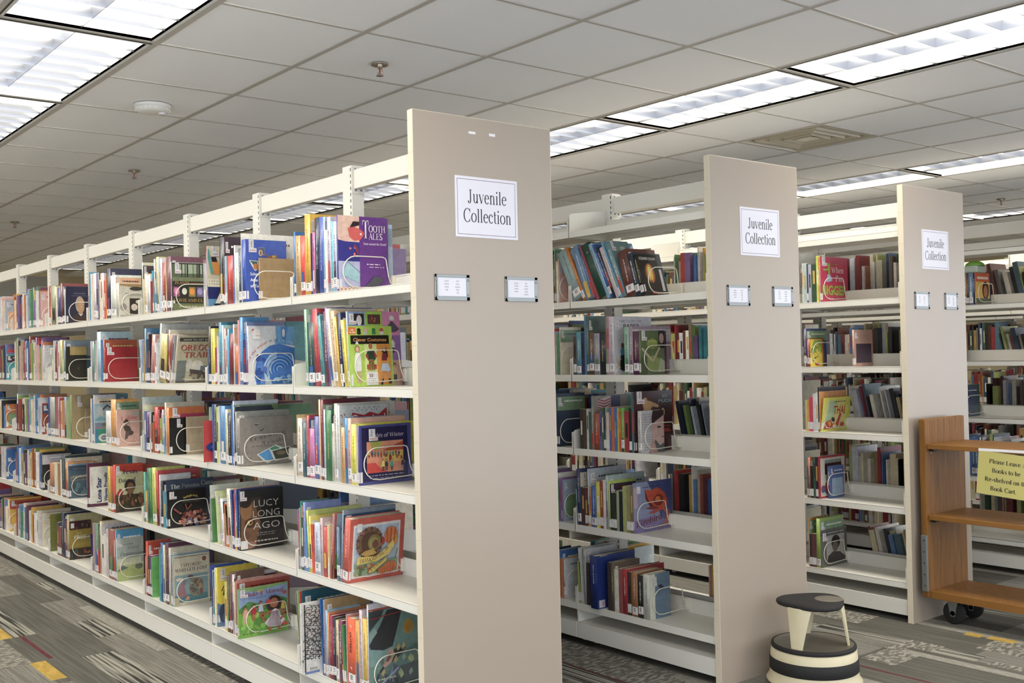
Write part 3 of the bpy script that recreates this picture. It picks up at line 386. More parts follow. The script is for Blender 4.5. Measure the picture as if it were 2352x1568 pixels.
# ceiling fixtures
def make_light():
    t = thing('ceiling_light', '', 'ceiling light', (0, 0, 0), 'fluorescent ceiling lights')
    w2, l2 = T/2-.014, T-.012
    f = MB()
    for x0, x1, y0, y1 in ((-w2, -w2+.016, -l2, l2), (w2-.016, w2, -l2, l2), (-w2, w2, -l2, -l2+.016), (-w2, w2, l2-.016, l2)): f.box(x0, x1, y0, y1, .0, .012)
    a, b = w2-.016, l2-.016
    for x0, x1, y0, y1 in ((-a-.002, -a, -b, b), (a, a+.002, -b, b), (-a, a, -b-.002, -b), (-a, a, b, b+.002)): f.box(x0, x1, y0, y1, 0, .1)
    f.build('frame', M['housing'], t)
    gp = MB()
    for x0, x1, y0, y1 in ((-w2-.004, -w2+.003, -l2, l2), (-w2, w2, -l2-.004, -l2+.004)): gp.box(x0, x1, y0, y1, -.001, .011)
    gp.build('gap_shadow_strip', M['black'], t)  # black strips drawn for the shadow in the gap beside the frame
    d = MB(); d.mesh([(-a, -b, .075), (a, -b, .075), (a, b, .075), (-a, b, .075)], [(3, 2, 1, 0)]); d.build('diffuser', M['lit'], t)
    l = MB()
    def blade(x0, x1, y0, y1, dx, dy):   # parabolic blade: thin below, thick above
        l.mesh([(x0+dx, y0+dy, .004), (x1-dx, y0+dy, .004), (x1-dx, y1-dy, .004), (x0+dx, y1-dy, .004), (x0, y0, .045), (x1, y0, .045), (x1, y1, .045), (x0, y1, .045)],
               [(3, 2, 1, 0), (4, 5, 6, 7), (0, 1, 5, 4), (1, 2, 6, 5), (2, 3, 7, 6), (3, 0, 4, 7)])
    blade(-.0075, .0075, -b, b, .0062, 0)
    for q in range(1, 8): blade(-a, a, -b+2*b*q/8-.0075, -b+2*b*q/8+.0075, 0, .0062)
    l.build('louvre', M['louvre'], t)
    return t
proto = make_light(); first = True
col_name = {-6: 'far left', -1: 'left', 4: 'middle', 9: 'right', 14: 'far right'}
ordn = ['nearest', 'second', 'third', 'fourth', 'fifth', 'sixth', 'seventh', 'eighth', 'ninth', 'tenth', 'eleventh', 'twelfth', 'thirteenth', 'fourteenth', 'fifteenth']
for i in sorted(STRIP):
    for n_, j in enumerate(range(-6, 20, 2)):
        o = proto if first else copy_tree(proto); first = False
        o.location = (GX+(i+.5)*T, GY+(j+1)*T, HC)
        o['label'] = f'lit louvred fluorescent ceiling light, {ordn[n_]} from the front in the {col_name[i]} strip'
vx, vy = GX+6.5*T, GY+1.5*T
v = thing('ceiling_vent', 'square metal air diffuser with stepped vanes in the ceiling near the middle lights', 'ceiling vent', (vx, vy, HC))
b = MB()
def ring(mb, r0, r1, z0, z1):
    p = [(-1, -1), (1, -1), (1, 1), (-1, 1)]
    for k in range(4):
        a_, b_ = p[k], p[(k+1) % 4]; mb.poly([(a_[0]*r0, a_[1]*r0, z0), (b_[0]*r0, b_[1]*r0, z0), (b_[0]*r1, b_[1]*r1, z1), (a_[0]*r1, a_[1]*r1, z1)])
ring(b, .292, .285, .0, .0); ring(b, .285, .275, 0, .05); ring(b, .275, .27, .05, .09); b.box(-.29, .29, -.29, .29, .1, .102)
b.build('vent_frame', M['vent'], v)
for r, z in ((.225, .0), (.16, -.002), (.1, -.004)):
    q = MB(); ring(q, r, r*.86, z, z+.006); ring(q, r, r*1.02, z, z+.03); ring(q, r*.86, r*.7, z+.006, z+.035); q.build('vane', M['vent'], v)
q = MB(); q.rbox(-.055, .055, -.055, .055, 0, .008, .003); q.build('centre_plate', M['vent'], v)
def sprinkler(x, y, lab):
    t = thing('fire_sprinkler', lab, 'sprinkler', (x, y, HC), 'ceiling sprinklers')
    a = MB(); a.lathe([(.001, -.001), (.03, -.002), (.038, -.006), (.036, .002), (.014, .004)], n=24); a.build('escutcheon', M['chrome'], t)
    a = MB(); a.lathe([(.012, .004), (.012, -.018), (.008, -.02), (.001, -.02)], n=16)
    for s_ in (-1, 1): a.tube([(s_*.01, 0, -.018), (s_*.014, 0, -.032), (s_*.004, 0, -.048)], .0022)
    a.lathe([(.003, -.046), (.016, -.05), (.017, -.053), (.001, -.053)], n=16); a.build('sprinkler_head', M['chrome'], t)
    a = MB(); a.lathe([(.001, -.02), (.003, -.024), (.003, -.04), (.001, -.046)], n=10); a.build('bulb', M['glassred'], t)
sprinkler(.602, 1.144, 'brass fire sprinkler head nearest the camera, above the first bay')
sprinkler(.629, 4.29, 'brass fire sprinkler head second in line above the long left range')
sprinkler(.648, 7.408, 'small distant fire sprinkler head farthest along the ceiling at left')
sprinkler(7.469, 1.749, 'fire sprinkler head at far right, right of the third end panel')
sprinkler(3.0, 4.0, 'fire sprinkler head partly hidden above the middle range')
t = thing('smoke_detector', 'round white smoke detector on the ceiling beside the left lights', 'smoke detector', (.067, 2.427, HC))
a = MB(); a.lathe([(.088, .001), (.09, -.008), (.088, -.014), (.075, -.016)], n=48); a.build('base_ring', M['plastic'], t)
a = MB(); a.lathe([(.08, -.014), (.082, -.024), (.074, -.034), (.05, -.038), (.001, -.039)], n=48)
for k in range(20):
    an = k*math.pi/10; a.box(.0825*math.cos(an)-.002, .0825*math.cos(an)+.002, .0825*math.sin(an)-.002, .0825*math.sin(an)+.002, -.03, -.016)
a.build('cover', M['plastic'], t)
a = MB(); a.lathe([(.018, -.036), (.018, -.042), (.012, -.046), (.001, -.046)], x=.04, y=-.02, n=20); a.build('sensor', M['tape'], t)
a = MB(); a.box(-.6, .93, 7.35, 7.4, 0, 2.16); tag(a.build('grey_partition', noise_mat('grey_fabric', '8f8a80', .9, bump=.2)), 'tall plain grey partition standing beyond the far end of the left range', 'partition')

# ---------------------------------------------------------------- shelving ranges
def bay_y(i): return (.034, .868) if i == 0 else (.868+S*(i-1), .868+S*i)
def post_y(i): return .034 if i == 0 else .8303+S*(i-1)
_cache = {}
def shelf_meshes(y0, y1, side, lv):
    """shelf tray, its back stop and its two end brackets, in range space"""
    mx = (lambda x: x) if side < 0 else (lambda x: W-x)
    def bx(m, x0, x1, ya, yb, z0, z1): a_, b_ = mx(x0), mx(x1); m.box(min(a_, b_), max(a_, b_), ya, yb, z0, z1)
    z = LV[lv]; t = MB(); f0 = .012
    bx(t, f0, .262, y0+.004, y1-.004, z-.003, z); a_, b_ = mx(f0), mx(f0+.004)
    t.rbox(min(a_, b_), max(a_, b_), y0+.004, y1-.004, z-.030, z+.001, .0012)
    bx(t, f0, f0+.016, y0+.004, y1-.004, z-.030, z-.028); bx(t, .256, .262, y0+.004, y1-.004, z-.026, z)
    for q in (.09, .17): bx(t, q, q+.012, y0+.01, y1-.01, z-.010, z-.003)
    s_ = MB(); bx(s_, .252, .255, y0+.006, y1-.006, z, z+.062); bx(s_, .249, .255, y0+.006, y1-.006, z+.060, z+.064)
    br = []
    for ye in (y0+.0008, y1-.0034):
        e = MB(); lo = -.03 if lv < 5 else -.09
        pts = [(f0-.001, lo), (.262, lo), (.262, .115 if lv else .115), (f0+.035, .088), (f0+.012, .084), (f0+.002, .074), (f0-.001, .06)]
        if lv == 5: pts = [(f0+.006, -.09), (.262, -.09)]+pts[2:]
        a_, b_ = sorted((mx(f0-.001), mx(f0+.0012))); yf = (ye, ye+.0085) if ye < .1 else (ye-.006, ye+.0026)
        e.box(a_, b_, yf[0], yf[1], z-.03, z+.076)
        e.prism([(mx(u), z+w_) for u, w_ in pts][::(1 if side < 0 else -1)], 'y', ye, ye+.0026); br.append(e)
    return t, s_, br
RN = ['left', 'middle', 'right', 'far right', 'fifth', 'sixth']
def make_range(k, nb, canopy, detail):
    r = thing('shelving_range', ['long cream steel library shelving range at left, packed with books and beige end panel', 'cream steel shelving range in the middle with beige end panel behind the step stool',
        'cream steel shelving range at right whose end panel stands behind the book cart', 'cream steel shelving range seen through the book cart at the right edge',
        'distant cream shelving range glimpsed through the right hand ranges', 'farthest cream shelving range glimpsed through the others'][k], 'bookshelf', (k*P, 0, 0), 'steel library ranges')
    st_ = M['steel']
    e = MB(); e.rbox(0, W, 0, .03, .0, H, .0015); ep = e.build('end_panel', M['panel'], r)
    e = MB()
    for x0, x1 in ((-.0012, .0006), (W-.0006, W+.0012)): e.box(x0, x1, .0008, .0292, .002, H-.001)
    e.box(0, W, .001, .029, H-.0005, H+.001)
    for q in range(1, 14): e.box(-.0014, -.0011, .001, .029, q*.155, q*.155+.0012, 1)
    e.build('edge_band', [M['edge'], M['tbar']], ep)
    # uprights with slots and bolts
    xc = W/2; upm = None
    for i in range(nb+1):
        y = post_y(i)
        u = link('upright', upm, r, (0, y, 0)) if upm else None
        if not u:
            b = MB(); b.rbox(xc-.028, xc+.028, 0, .072, .03, 2.1246, .003); b.box(xc-.04, xc+.04, -.0, .08, 0, .03); u = b.build('upright', st_, r, (0, y, 0)); upm = u.data
            sm = []
            for s_ in (xc-.0284, xc+.0281):
                b = MB()
                for q in range(84): b.box(s_, s_+.0006, .006, .011, .05+q*.0247, .05+q*.0247+.013)
                sm.append(b.build('slot_strip', M['dark'], u).data)
            bm_ = []
            for zz in (2.108, 2.026):
                for xx in (xc-.012, xc+.014):
                    b = MB(); b.lathe([(.0001, -.004), (.004, -.0035), (.0055, -.001), (.0055, .002)], n=10); b.xf(Matrix.Translation((xx, -.002, zz)) @ Matrix.Rotation(math.radians(-90), 4, 'X')); bm_.append(b.build('bolt', M['screw'], u).data)
            b = MB(); b.box(xc-.03, xc+.03, -.0025, -.0002, 2.012, 2.122); gm = b.build('bolt_plate', st_, u).data
        else:
            for q in sm: link('slot_strip', q, u)
            if detail or i < 3:
                for q in bm_: link('bolt', q, u)
                link('bolt_plate', gm, u)
    for i in range(nb):
        y0 = post_y(i)+.072; y1 = post_y(i+1)
        b = MB(); b.rbox(xc-.018, xc+.018, y0, y1, 2.030, 2.106, .002); b.build('tie_beam', st_, r)
    levels = [0, 1, 2, 3, 4, 5] if canopy else [1, 2, 3, 4, 5]
    for i in range(nb):
        y0, y1 = bay_y(i)
        for side in (-1, 1):
            for lv in levels:
                if lv == 0 and side > 0: continue
                key = (i == 0, side, lv, detail); oy = y0
                if key not in _cache:
                    t, s_, br = shelf_meshes(0, y1-y0, side, lv)
                    if not detail:
                        for m_ in [s_]+br: t.mesh(m_.v, m_.f)
                    so = t.build('shelf', st_, r, (0, oy, 0)); d = [so.data]
                    if detail:
                        d.append(s_.build('back_stop', st_, so).data)
                        for m_ in br: d.append(m_.build('end_bracket', st_, so).data)
                    _cache[key] = d
                else:
                    d = _cache[key]; so = link('shelf', d[0], r, (0, oy, 0))
                    if detail: link('back_stop', d[1], so); link('end_bracket', d[2], so); link('end_bracket', d[3], so)
            key = (i == 0, side, 'base')
            if key not in _cache:
                mx = (lambda x: x) if side < 0 else (lambda x: W-x); L = y1-y0; b = MB()
                def bb(x0, x1, ya, yb, z0, z1, rr=.0015): a_, b_ = mx(x0), mx(x1); b.rbox(min(a_, b_), max(a_, b_), ya, yb, z0, z1, rr)
                bb(.010, .014, .002, L-.002, .034, .108); bb(.010, .27, .002, L-.002, .104, .108); bb(.012, .26, .002, .006, .034, .106); bb(.012, .26, L-.006, L-.002, .034, .106)
                bb(.09, .11, .03, .05, 0, .036); bb(.09, .11, L-.05, L-.03, 0, .036); bb(.22, .24, .03, .05, 0, .036); bb(.22, .24, L-.05, L-.03, 0, .036)
                _cache[key] = b.build('base_plinth', st_, r, (0, y0, 0)).data
            else: link('base_plinth', _cache[key], r, (0, y0, 0))
    return r
ranges = [make_range(0, 8, False, True), make_range(1, 7, True, True), make_range(2, 5, True, True), make_range(3, 5, True, False), make_range(4, 5, True, False), make_range(5, 5, True, False)]
# label holders and signs on the end panels
for k, hs in enumerate([((.071, .211), (.362, .506)), ((.089, .236), (.388, .531)), ((.083, .222), (.370, .5))]):
    for n_, (x0, x1) in enumerate(hs):
        z0, z1 = 1.542, 1.627
        b = MB()
        for q in ((x0, x1, z0, z0+.012), (x0, x1, z1-.010, z1), (x0, x0+.012, z0, z1), (x1-.013, x1, z0, z1)): b.rbox(q[0], q[1], -.0035, -.0002, q[2], q[3], .0008)
        b.box(x0+.006, x0+.010, -.006, -.003, z0+.004, z1-.002); b.box(x0+.012, x1-.013, -.0042, -.0035, z0+.010, z0+.014)
        hd = b.build('label_holder', M['grey_metal'], ranges[k])
        b = MB(); b.box(x0+.011, x1-.012, -.0018, -.0008, z0+.011, z1-.009, 0)
        cxm = (x0+x1)/2
        for u, rows in ((-.022, 4), (.022, 5)):
            for q in range(rows):
                wd = rnd.uniform(.004, .010); zc = z1-.022-q*.0095
                for s_ in range(3): b.box(cxm+u-wd+s_*wd*.7, cxm+u-wd+s_*wd*.7+wd*.45, -.0021, -.0018, zc-.0022, zc+.0022, 1)
        b.build('label_card', [M['paper'], M['faint']], hd)
        for xx in (x0+.005, x1-.006):
            for zz in (z0+.018, z1-.018): b = MB(); b.rbox(xx-.0035, xx+.0035, -.006, -.003, zz-.0035, zz+.0035, .0015); b.build('screw', M['screw'], hd)
def sign_text(mb, lines, m, y, depth=.0002):
    for text, xc_, z, size, sx, bold in lines:
        ps, wd = serif(text, size, bold); wd *= sx
        for p in ps: mb.poly([(xc_-wd/2+u*sx, y, z+v_) for u, v_ in p], m)
for k, (x0, x1) in enumerate([(.160, .424), (.183, .447), (.164, .421)]):
    z0, z1 = (1.753, 1.955) if k < 2 else (1.744, 1.942)
    b = MB(); b.box(x0, x1, -.0012, -.0004, z0, z1, 0); y = -.0013
    for a_, c_, d_, e_ in ((x0+.009, x1-.009, z1-.0105, z1-.009), (x0+.009, x1-.009, z0+.009, z0+.0105), (x0+.009, x0+.0105, z0+.009, z1-.009), (x1-.0105, x1-.009, z0+.009, z1-.009)): b.poly([(a_, y, d_), (c_, y, d_), (c_, y, e_), (a_, y, e_)], 2)
    xm = (x0+x1)/2
    sign_text(b, [('Juvenile', xm+.002, z1-.087, .066, .74, 1.0), ('Collection', xm+.002, z1-.151, .066, .74, 1.0)], 1, -.0014)
    o = b.build('paper_sign', [M['paper'], M['ink'], M['rule']], None, (k*P, 0, 0))
    tag(o, f'white printed Juvenile Collection sign taped to the {["large nearest", "middle", "third, smallest"][k]} end panel', 'sign', 'Juvenile Collection signs')
for n_, (x0, x1, z0, z1) in enumerate([(.222, .25, 2.098, 2.106), (.308, .334, 2.099, 2.108)]):
    b = MB(); b.box(x0, x1, -.0008, -.0002, z0, z1); tag(b.build('tape_strip', M['tape']), f'{["left", "right"][n_]} scrap of clear tape near the top of the nearest end panel', 'tape', 'tape scraps')
# ---------------------------------------------------------------- books
NAMES = {'red': 'c03028', 'dark red': '7a2028', 'maroon': '5a2840', 'pink': 'd880a8', 'coral': 'e07060', 'orange': 'e08030', 'brown': '6a4028', 'tan': 'c0985c', 'beige': 'd8c4a0', 'cream': 'ece4cc', 'white': 'e4e4e4',
 'yellow': 'e8d040', 'mustard': 'c0a030', 'olive': '88883c', 'lime green': 'b0cc40', 'green': '4c9048', 'dark green': '204030', 'teal': '308080', 'pale blue': 'b0cce0', 'sky blue': '60a8d8', 'blue': '3868b8', 'navy': '202c50',
 'purple': '6a4088', 'lavender': '9c90c0', 'grey': '949494', 'dark grey': '505054', 'black': '1c1a1a', 'grey green': '8ca890', 'rose brown': '9c6868', 'mauve': 'b8a0b0'}
def rgb(h): return tuple(int(h[i:i+2], 16) for i in (0, 2, 4))
def cname(h):
    a = rgb(h); return min(NAMES, key=lambda n: sum((x-y)**2*wt for x, y, wt in zip(a, rgb(NAMES[n]), (1, 1.2, 1))))
def K(h):
    c = lin(h); g_ = .3*c[0]+.55*c[1]+.15*c[2]; return tuple(x*.86+g_*.14 for x in c)
class Art:
    """draws on a front cover: u along the cover from the spine, v upwards, both in metres from the lower left corner"""
    def __init__(s, mb, w, h): s.mb = mb; s.w = w; s.h = h; s.k = 0
    def add(s, pts, col):
        W_, H_ = s.w, s.h
        p = [(min(max(x, .0), W_), min(max(y, .0), H_)) for x, y in pts]
        y = -.00022*(1+s.k*.5); s.mb.poly([(q[0], y, q[1]) for q in p], 0, K(col)); 
    def rect(s, u0, v0, u1, v1, col): s.k += 1; s.add([(u0*s.w, v0*s.h), (u1*s.w, v0*s.h), (u1*s.w, v1*s.h), (u0*s.w, v1*s.h)], col)
    def poly(s, pts, col): s.k += 1; s.add([(u*s.w, v*s.h) for u, v in pts], col)
    def ell(s, u, v, ru, rv, col, n=18, a0=0, a1=360, rot=0):
        s.k += 1; c_, s_ = math.cos(rot), math.sin(rot); P_ = []
        for i in range(n if a1-a0 >= 360 else n+1):
            a = math.radians(a0+(a1-a0)*i/n); x, y = ru*s.w*math.cos(a), rv*s.h*math.sin(a); P_.append((u*s.w+x*c_-y*s_, v*s.h+x*s_+y*c_))
        s.add(P_, col)
    def line(s, pts, wd, col):
        s.k += 1; pts = [(u*s.w, v*s.h) for u, v in pts]
        for a, b in zip(pts, pts[1:]):
            dx, dy = b[0]-a[0], b[1]-a[1]; d = math.hypot(dx, dy) or 1; nx, ny = -dy/d*wd/2, dx/d*wd/2
            s.add([(a[0]+nx, a[1]+ny), (b[0]+nx, b[1]+ny), (b[0]-nx, b[1]-ny), (a[0]-nx, a[1]-ny)], col)
    def blobs(s, seed, u0, v0, u1, v1, cols, n, r=.05, asp=1):
        r_ = random.Random(seed)
        for _ in range(n):
            q = r*r_.uniform(.4, 1.2); s.ell(r_.uniform(u0+q*.5, u1-q*.5), r_.uniform(v0+q*.4, v1-q*.4), q, q*asp*r_.uniform(.5, 1.3), r_.choice(cols), 8)
    def text(s, t, u, v, hgt, col, al='c', bold=0, fit=None, srf=False, rot=0, slant=0):
        """hgt = cap height as a part of the cover height; fit = width as a part of the cover width"""
        s.k += 1
        ps, wd = serif(t, hgt*s.h/.66, 1+bold*20, slant) if srf else sans(t, hgt*s.h/.70, bold)
        fx = (fit*s.w/wd) if fit else 1; wd *= fx; c_, s_ = math.cos(rot), math.sin(rot)
        x0 = {'c': -wd/2, 'l': 0, 'r': -wd}[al]
        for p in ps: s.add([(u*s.w+(x0+x*fx)*c_-y*s_, v*s.h+(x0+x*fx)*s_+y*c_) for x, y in p], col)
    def vtext(s, t, u, v, hgt, col, bold=0, srf=False): s.text(t, u, v, hgt, col, 'l', bold, None, srf, math.pi/2)
    def arct(s, t, cu_, cv, R, a0, a1, hgt, cols, bold=.01):
        """letters along an arc, angles in degrees from a0 down to a1; radius in metres"""
        s.k += 1; ws = [sans(ch, hgt*s.h/.7, bold)[1]+hgt*s.h*.25 if ch != ' ' else hgt*s.h*.5 for ch in t]; tot = sum(ws); acc = 0
        for i, ch in enumerate(t):
            a = math.radians(a0+(a1-a0)*(acc+ws[i]/2)/tot); acc += ws[i]
            if ch == ' ': continue
            ps, wd = sans(ch, hgt*s.h/.7, bold); c_, s_ = math.cos(a-math.pi/2), math.sin(a-math.pi/2); ox, oy = cu_*s.w+R*math.cos(a), cv*s.h+R*math.sin(a)
            for p in ps: s.add([(ox+(x-wd/2)*c_-y*s_, oy+(x-wd/2)*s_+y*c_) for x, y in p], cols[i*len(cols)//len(t)])
    def marks(s, u0, u1, v, hgt, col, seed=1):
        """a line of print too small to read"""
        s.k += 1; r_ = random.Random(seed); x = u0
        while x < u1:
            l = r_.uniform(.03, .09); s.add([(x*s.w, v*s.h), (min(u1, x+l)*s.w, v*s.h), (min(u1, x+l)*s.w, (v+hgt)*s.h), (x*s.w, (v+hgt)*s.h)], col); x += l+.02
    def person(s, u, v, hh, skin, top, bottom, hair='302018'):
        """small painted figure, hh = height as a part of the cover"""
        q = hh*s.h/s.w
        s.rect(u-.10*q, v, u-.02*q, v+.42*hh, bottom); s.rect(u+.02*q, v, u+.10*q, v+.42*hh, bottom)
        s.poly([(u-.17*q, v+.36*hh), (u+.17*q, v+.36*hh), (u+.11*q, v+.80*hh), (u-.11*q, v+.80*hh)], top)
        s.line([(u-.10*q, v+.76*hh), (u-.24*q, v+.52*hh)], .05*hh*s.h, skin); s.line([(u+.10*q, v+.76*hh), (u+.25*q, v+.56*hh)], .05*hh*s.h, skin)
        s.ell(u, v+.90*hh, .10*q, .11*hh, hair, 10); s.ell(u, v+.87*hh, .075*q, .09*hh, skin, 10)
    def tagL(s, u=.06, v=.80, k=1.0):
        """library label: upright call number slip over a wide one"""
        s.rect(u, v, u+.11*k, v+.16*k, 'd8d4d4'); s.rect(u, v-.02*k, u+.17*k, v+.04*k, 'dcd8d8'); s.rect(u+.02*k, v+.0, u+.15*k, v+.012*k, 'c08078')
        for q in range(4): s.rect(u+.05*k, v+.06*k+q*.022*k, u+.075*k, v+.07*k+q*.022*k, '585458')
# cover pictures, one function a cover (b = back colour of the book is already there)
def _tooth(a):
    a.rect(0, .0, .42, .40, 'b4b8dc'); a.rect(0, .40, .42, .68, '2c2c90'); a.poly([(0, .68), (.14, .66), (.42, .655), (.42, 1), (0, 1)], 'ecc4b0'); a.ell(.15, .70, .1, .04, 'e8b8a8')
    a.poly([(.19, .80), (.30, .93), (.42, .93), (.42, .88), (.24, .84)], '301820'); a.poly([(.19, .84), (.22, .72), (.32, .67), (.44, .69), (.50, .74), (.52, .78), (.46, .82), (.32, .86)], 'dc5a58'); a.ell(.45, .765, .02, .015, 'f8e8e0')
    a.blobs(3, .22, .42, .40, .62, ['501848', '80305a', 'e87868'], 9, .035); a.poly([(.03, .22), (.18, .39), (.42, .25), (.40, .12), (.12, .20)], '9cc8d4'); a.line([(.18, .39), (.42, .25)], .002, '487888')
    a.line([(.16, .18), (.12, .10), (.22, .04), (.42, .07)], .001, '6878b0')
    for k in range(5): a.ell(.05+.075*k, .03, .04, .032, 'e8c4ac'); a.ell(.05+.075*k, .03, .02, .016, 'b88878')
    a.rect(.42, 0, .72, .012, '904840')
    a.text('T', .47, .71, .24, 'f4ecf4', 'l', .02, .14, True); a.text('OOTH', .60, .80, .085, 'f4ecf4', 'l', .02, .34, True); a.text('ALES', .60, .70, .085, 'f4ecf4', 'l', .02, .28, True)
    a.text('from around the World', .72, .625, .03, 'f0e0f0', 'c', .02, .46, True, slant=.2); a.marks(.55, .82, .36, .014, 'e8d0e8', 1); a.marks(.6, .92, .325, .012, 'd0a8d0', 2)
    a.poly([(.47, .05), (.60, .13), (.68, .20), (.80, .21), (.86, .17), (.93, .19), (.86, .14), (.74, .07), (.60, .08)], '4c4c58'); a.line([(.80, .21), (.84, .26)], .002, '40404c'); a.line([(.47, .05), (.43, .03)], .001, '585864')
def _panels(a):
    a.rect(0, .80, .33, 1, '8ca4cc'); a.rect(.33, .74, .66, 1, '9ccc40'); a.rect(.66, .68, 1, 1, 'dc88b8'); a.rect(.66, .34, 1, .68, '9468b0'); a.rect(.66, 0, 1, .34, 'c8a090')
    a.rect(.12, .82, .31, .97, '282024'); a.ell(.22, .88, .05, .07, 'e8e4e4'); a.rect(.38, .83, .62, .96, '503830'); a.blobs(4, .4, .84, .6, .94, ['a86848', '803828'], 8, .04)
    a.poly([(.70, .76), (.84, .88), (.98, .76), (.90, .72), (.76, .72)], '585460'); a.ell(.84, .91, .05, .035, 'e4e0d8'); a.person(.84, .44, .2, 'd8a890', 'e0e0e8', '302838'); a.person(.86, .06, .24, 'c89070', 'c8a088', '302838')
    for k in range(14): a.rect(.955, .02+.022*k, .975, .031+.022*k, 'b82830')
    a.tagL(.02, .84, .8)
def _clever(a):
    a.rect(0, 0, .96, 1, 'b4d848'); a.rect(.0, .86, .17, .98, 'e87828'); a.text('100', .09, .92, .03, 'f8e8d0', 'c', .02); a.marks(.03, .15, .885, .018, 'f8e8d0')
    for u, c1, c2 in ((.24, '181818', '202020'), (.39, 'e0b898', 'c8c8b8'), (.58, '288848', '389050'), (.76, 'b84828', 'd8d0d8')): a.ell(u, .93, .045, .035, c1); a.ell(u, .885, .05, .03, c2)
    a.rect(.04, .70, .92, .845, '181814'); a.text('Clever Costumes', .48, .745, .055, 'e89848', 'c', .02, .76)
    a.rect(.34, .02, .62, .70, 'd8e890'); a.rect(.62, .02, .94, .70, 'e89828')
    a.poly([(.14, .70), (.18, .755), (.22, .70)], 'f0f0f0'); a.ell(.18, .62, .055, .055, '985838'); a.ell(.18, .615, .04, .045, 'e8b898'); a.poly([(.10, .25), (.26, .25), (.25, .50), (.21, .56), (.15, .56), (.11, .50)], 'ecece4'); a.line([(.16, .25), (.16, .06)], .006, 'dca888'); a.line([(.21, .25), (.22, .05)], .006, 'dca888')
    a.ell(.48, .665, .045, .05, 'c06838'); a.poly([(.36, .50), (.42, .60), (.55, .60), (.62, .50), (.56, .42), (.42, .42)], '284838'); a.poly([(.36, .50), (.42, .42), (.42, .54)], 'c82820'); a.poly([(.55, .58), (.62, .50), (.58, .44)], 'c82820')
    a.rect(.38, .28, .60, .36, 'c82820'); a.poly([(.40, .26), (.56, .26), (.54, .44), (.43, .44)], 'c89848')
    for k in range(4): a.line([(.42+.04*k, .27), (.445+.027*k, .43)], .003, '302818')
    a.rect(.36, .02, .62, .235, 'ececec'); a.text('50', .46, .15, .055, '8c2820', 'c', .02); a.marks(.38, .60, .12, .008, 'a8a0a0', 2); a.marks(.40, .58, .09, .008, 'a8a0a0', 3); a.marks(.40, .58, .06, .008, 'a8a0a0', 4)
    a.poly([(.73, .58), (.80, .66), (.86, .60), (.87, .48), (.84, .46)], '301c18'); a.ell(.79, .61, .035, .045, 'd8a078'); a.poly([(.72, .42), (.84, .42), (.84, .54), (.74, .54)], '802838'); a.poly([(.68, .24), (.72, .37), (.86, .38), (.92, .26), (.86, .23), (.78, .25)], 'b8c8dc')
    a.line([(.76, .24), (.72, .10)], .006, 'c89070'); a.line([(.83, .24), (.88, .10)], .006, 'c89070'); a.poly([(.67, .02), (.72, .12), (.75, .12), (.72, .02)], '201818'); a.poly([(.87, .03), (.86, .12), (.90, .12), (.94, .04)], '201818'); a.rect(.0, .02, .05, .15, 'e0dcdc')
def _carnival(a):
    a.rect(0, 0, 1, 1, 'c8ccc8'); a.poly([(.2, .72), (.26, .9), (.5, .86), (.62, .9), (.8, .86), (.97, .95), (.99, .76), (.95, .7)], 'b82028'); a.text('Carnival', .58, .75, .12, 'e4d8d0', 'c', .01, .72)
    for k in range(12): a.rect(.25+.05*k, .92+.03*(k % 2), .262+.05*k, .935+.03*(k % 2), '302828')
    a.blobs(8, .02, .05, .16, .9, ['302830', '484048', 'b04850'], 40, .012)
def _winter(a):
    a.rect(.05, .05, .93, .96, '221c4c'); a.rect(.14, .19, .84, .72, 'e0906c'); a.text('Lights of Winter', .52, .79, .065, 'd4cce0', 'c', .005, .66, True, slant=.2)
    a.poly([(.14, .19), (.14, .36), (.3, .36), (.42, .24), (.55, .19)], 'd84038'); a.poly([(.44, .56), (.84, .70), (.84, .52)], 'b84828'); a.rect(.44, .36, .84, .55, 'e4bc50'); a.poly([(.2, .72), (.24, .58), (.4, .58), (.44, .72)], 'a8a840')
    for u, v in ((.50, .47), (.72, .44), (.80, .42)): a.rect(u-.02, v-.03, u+.02, v+.03, 'b05828')
    a.ell(.585, .42, .03, .055, 'b83820')
    r_ = random.Random(5)
    for k in range(11): a.person(.18+.055*(k % 11), .44+.03*r_.random(), .11, 'e0a880', r_.choice(['383078', '408880', 'd8c850', 'a83848']), '282038')
    for u, t_, b_ in ((.42, 'e0d848', '282030'), (.48, '303038', '303038'), (.58, '30a088', '383038'), (.79, '302828', '5878a8')): a.person(u, .22, .2, 'd89c78', t_, b_)
    a.marks(.13, .82, .145, .014, 'b0a8c8', 4); a.marks(.16, .78, .10, .012, '8880a8', 5)
    a.rect(.15, .78, .27, .94, 'dcdcdc'); a.rect(.15, .74, .32, .80, 'd8d0d0'); a.rect(.17, .765, .30, .776, 'c06860')
    for q in range(4): a.rect(.18, .82+q*.028, .22, .832+q*.028, '484848')
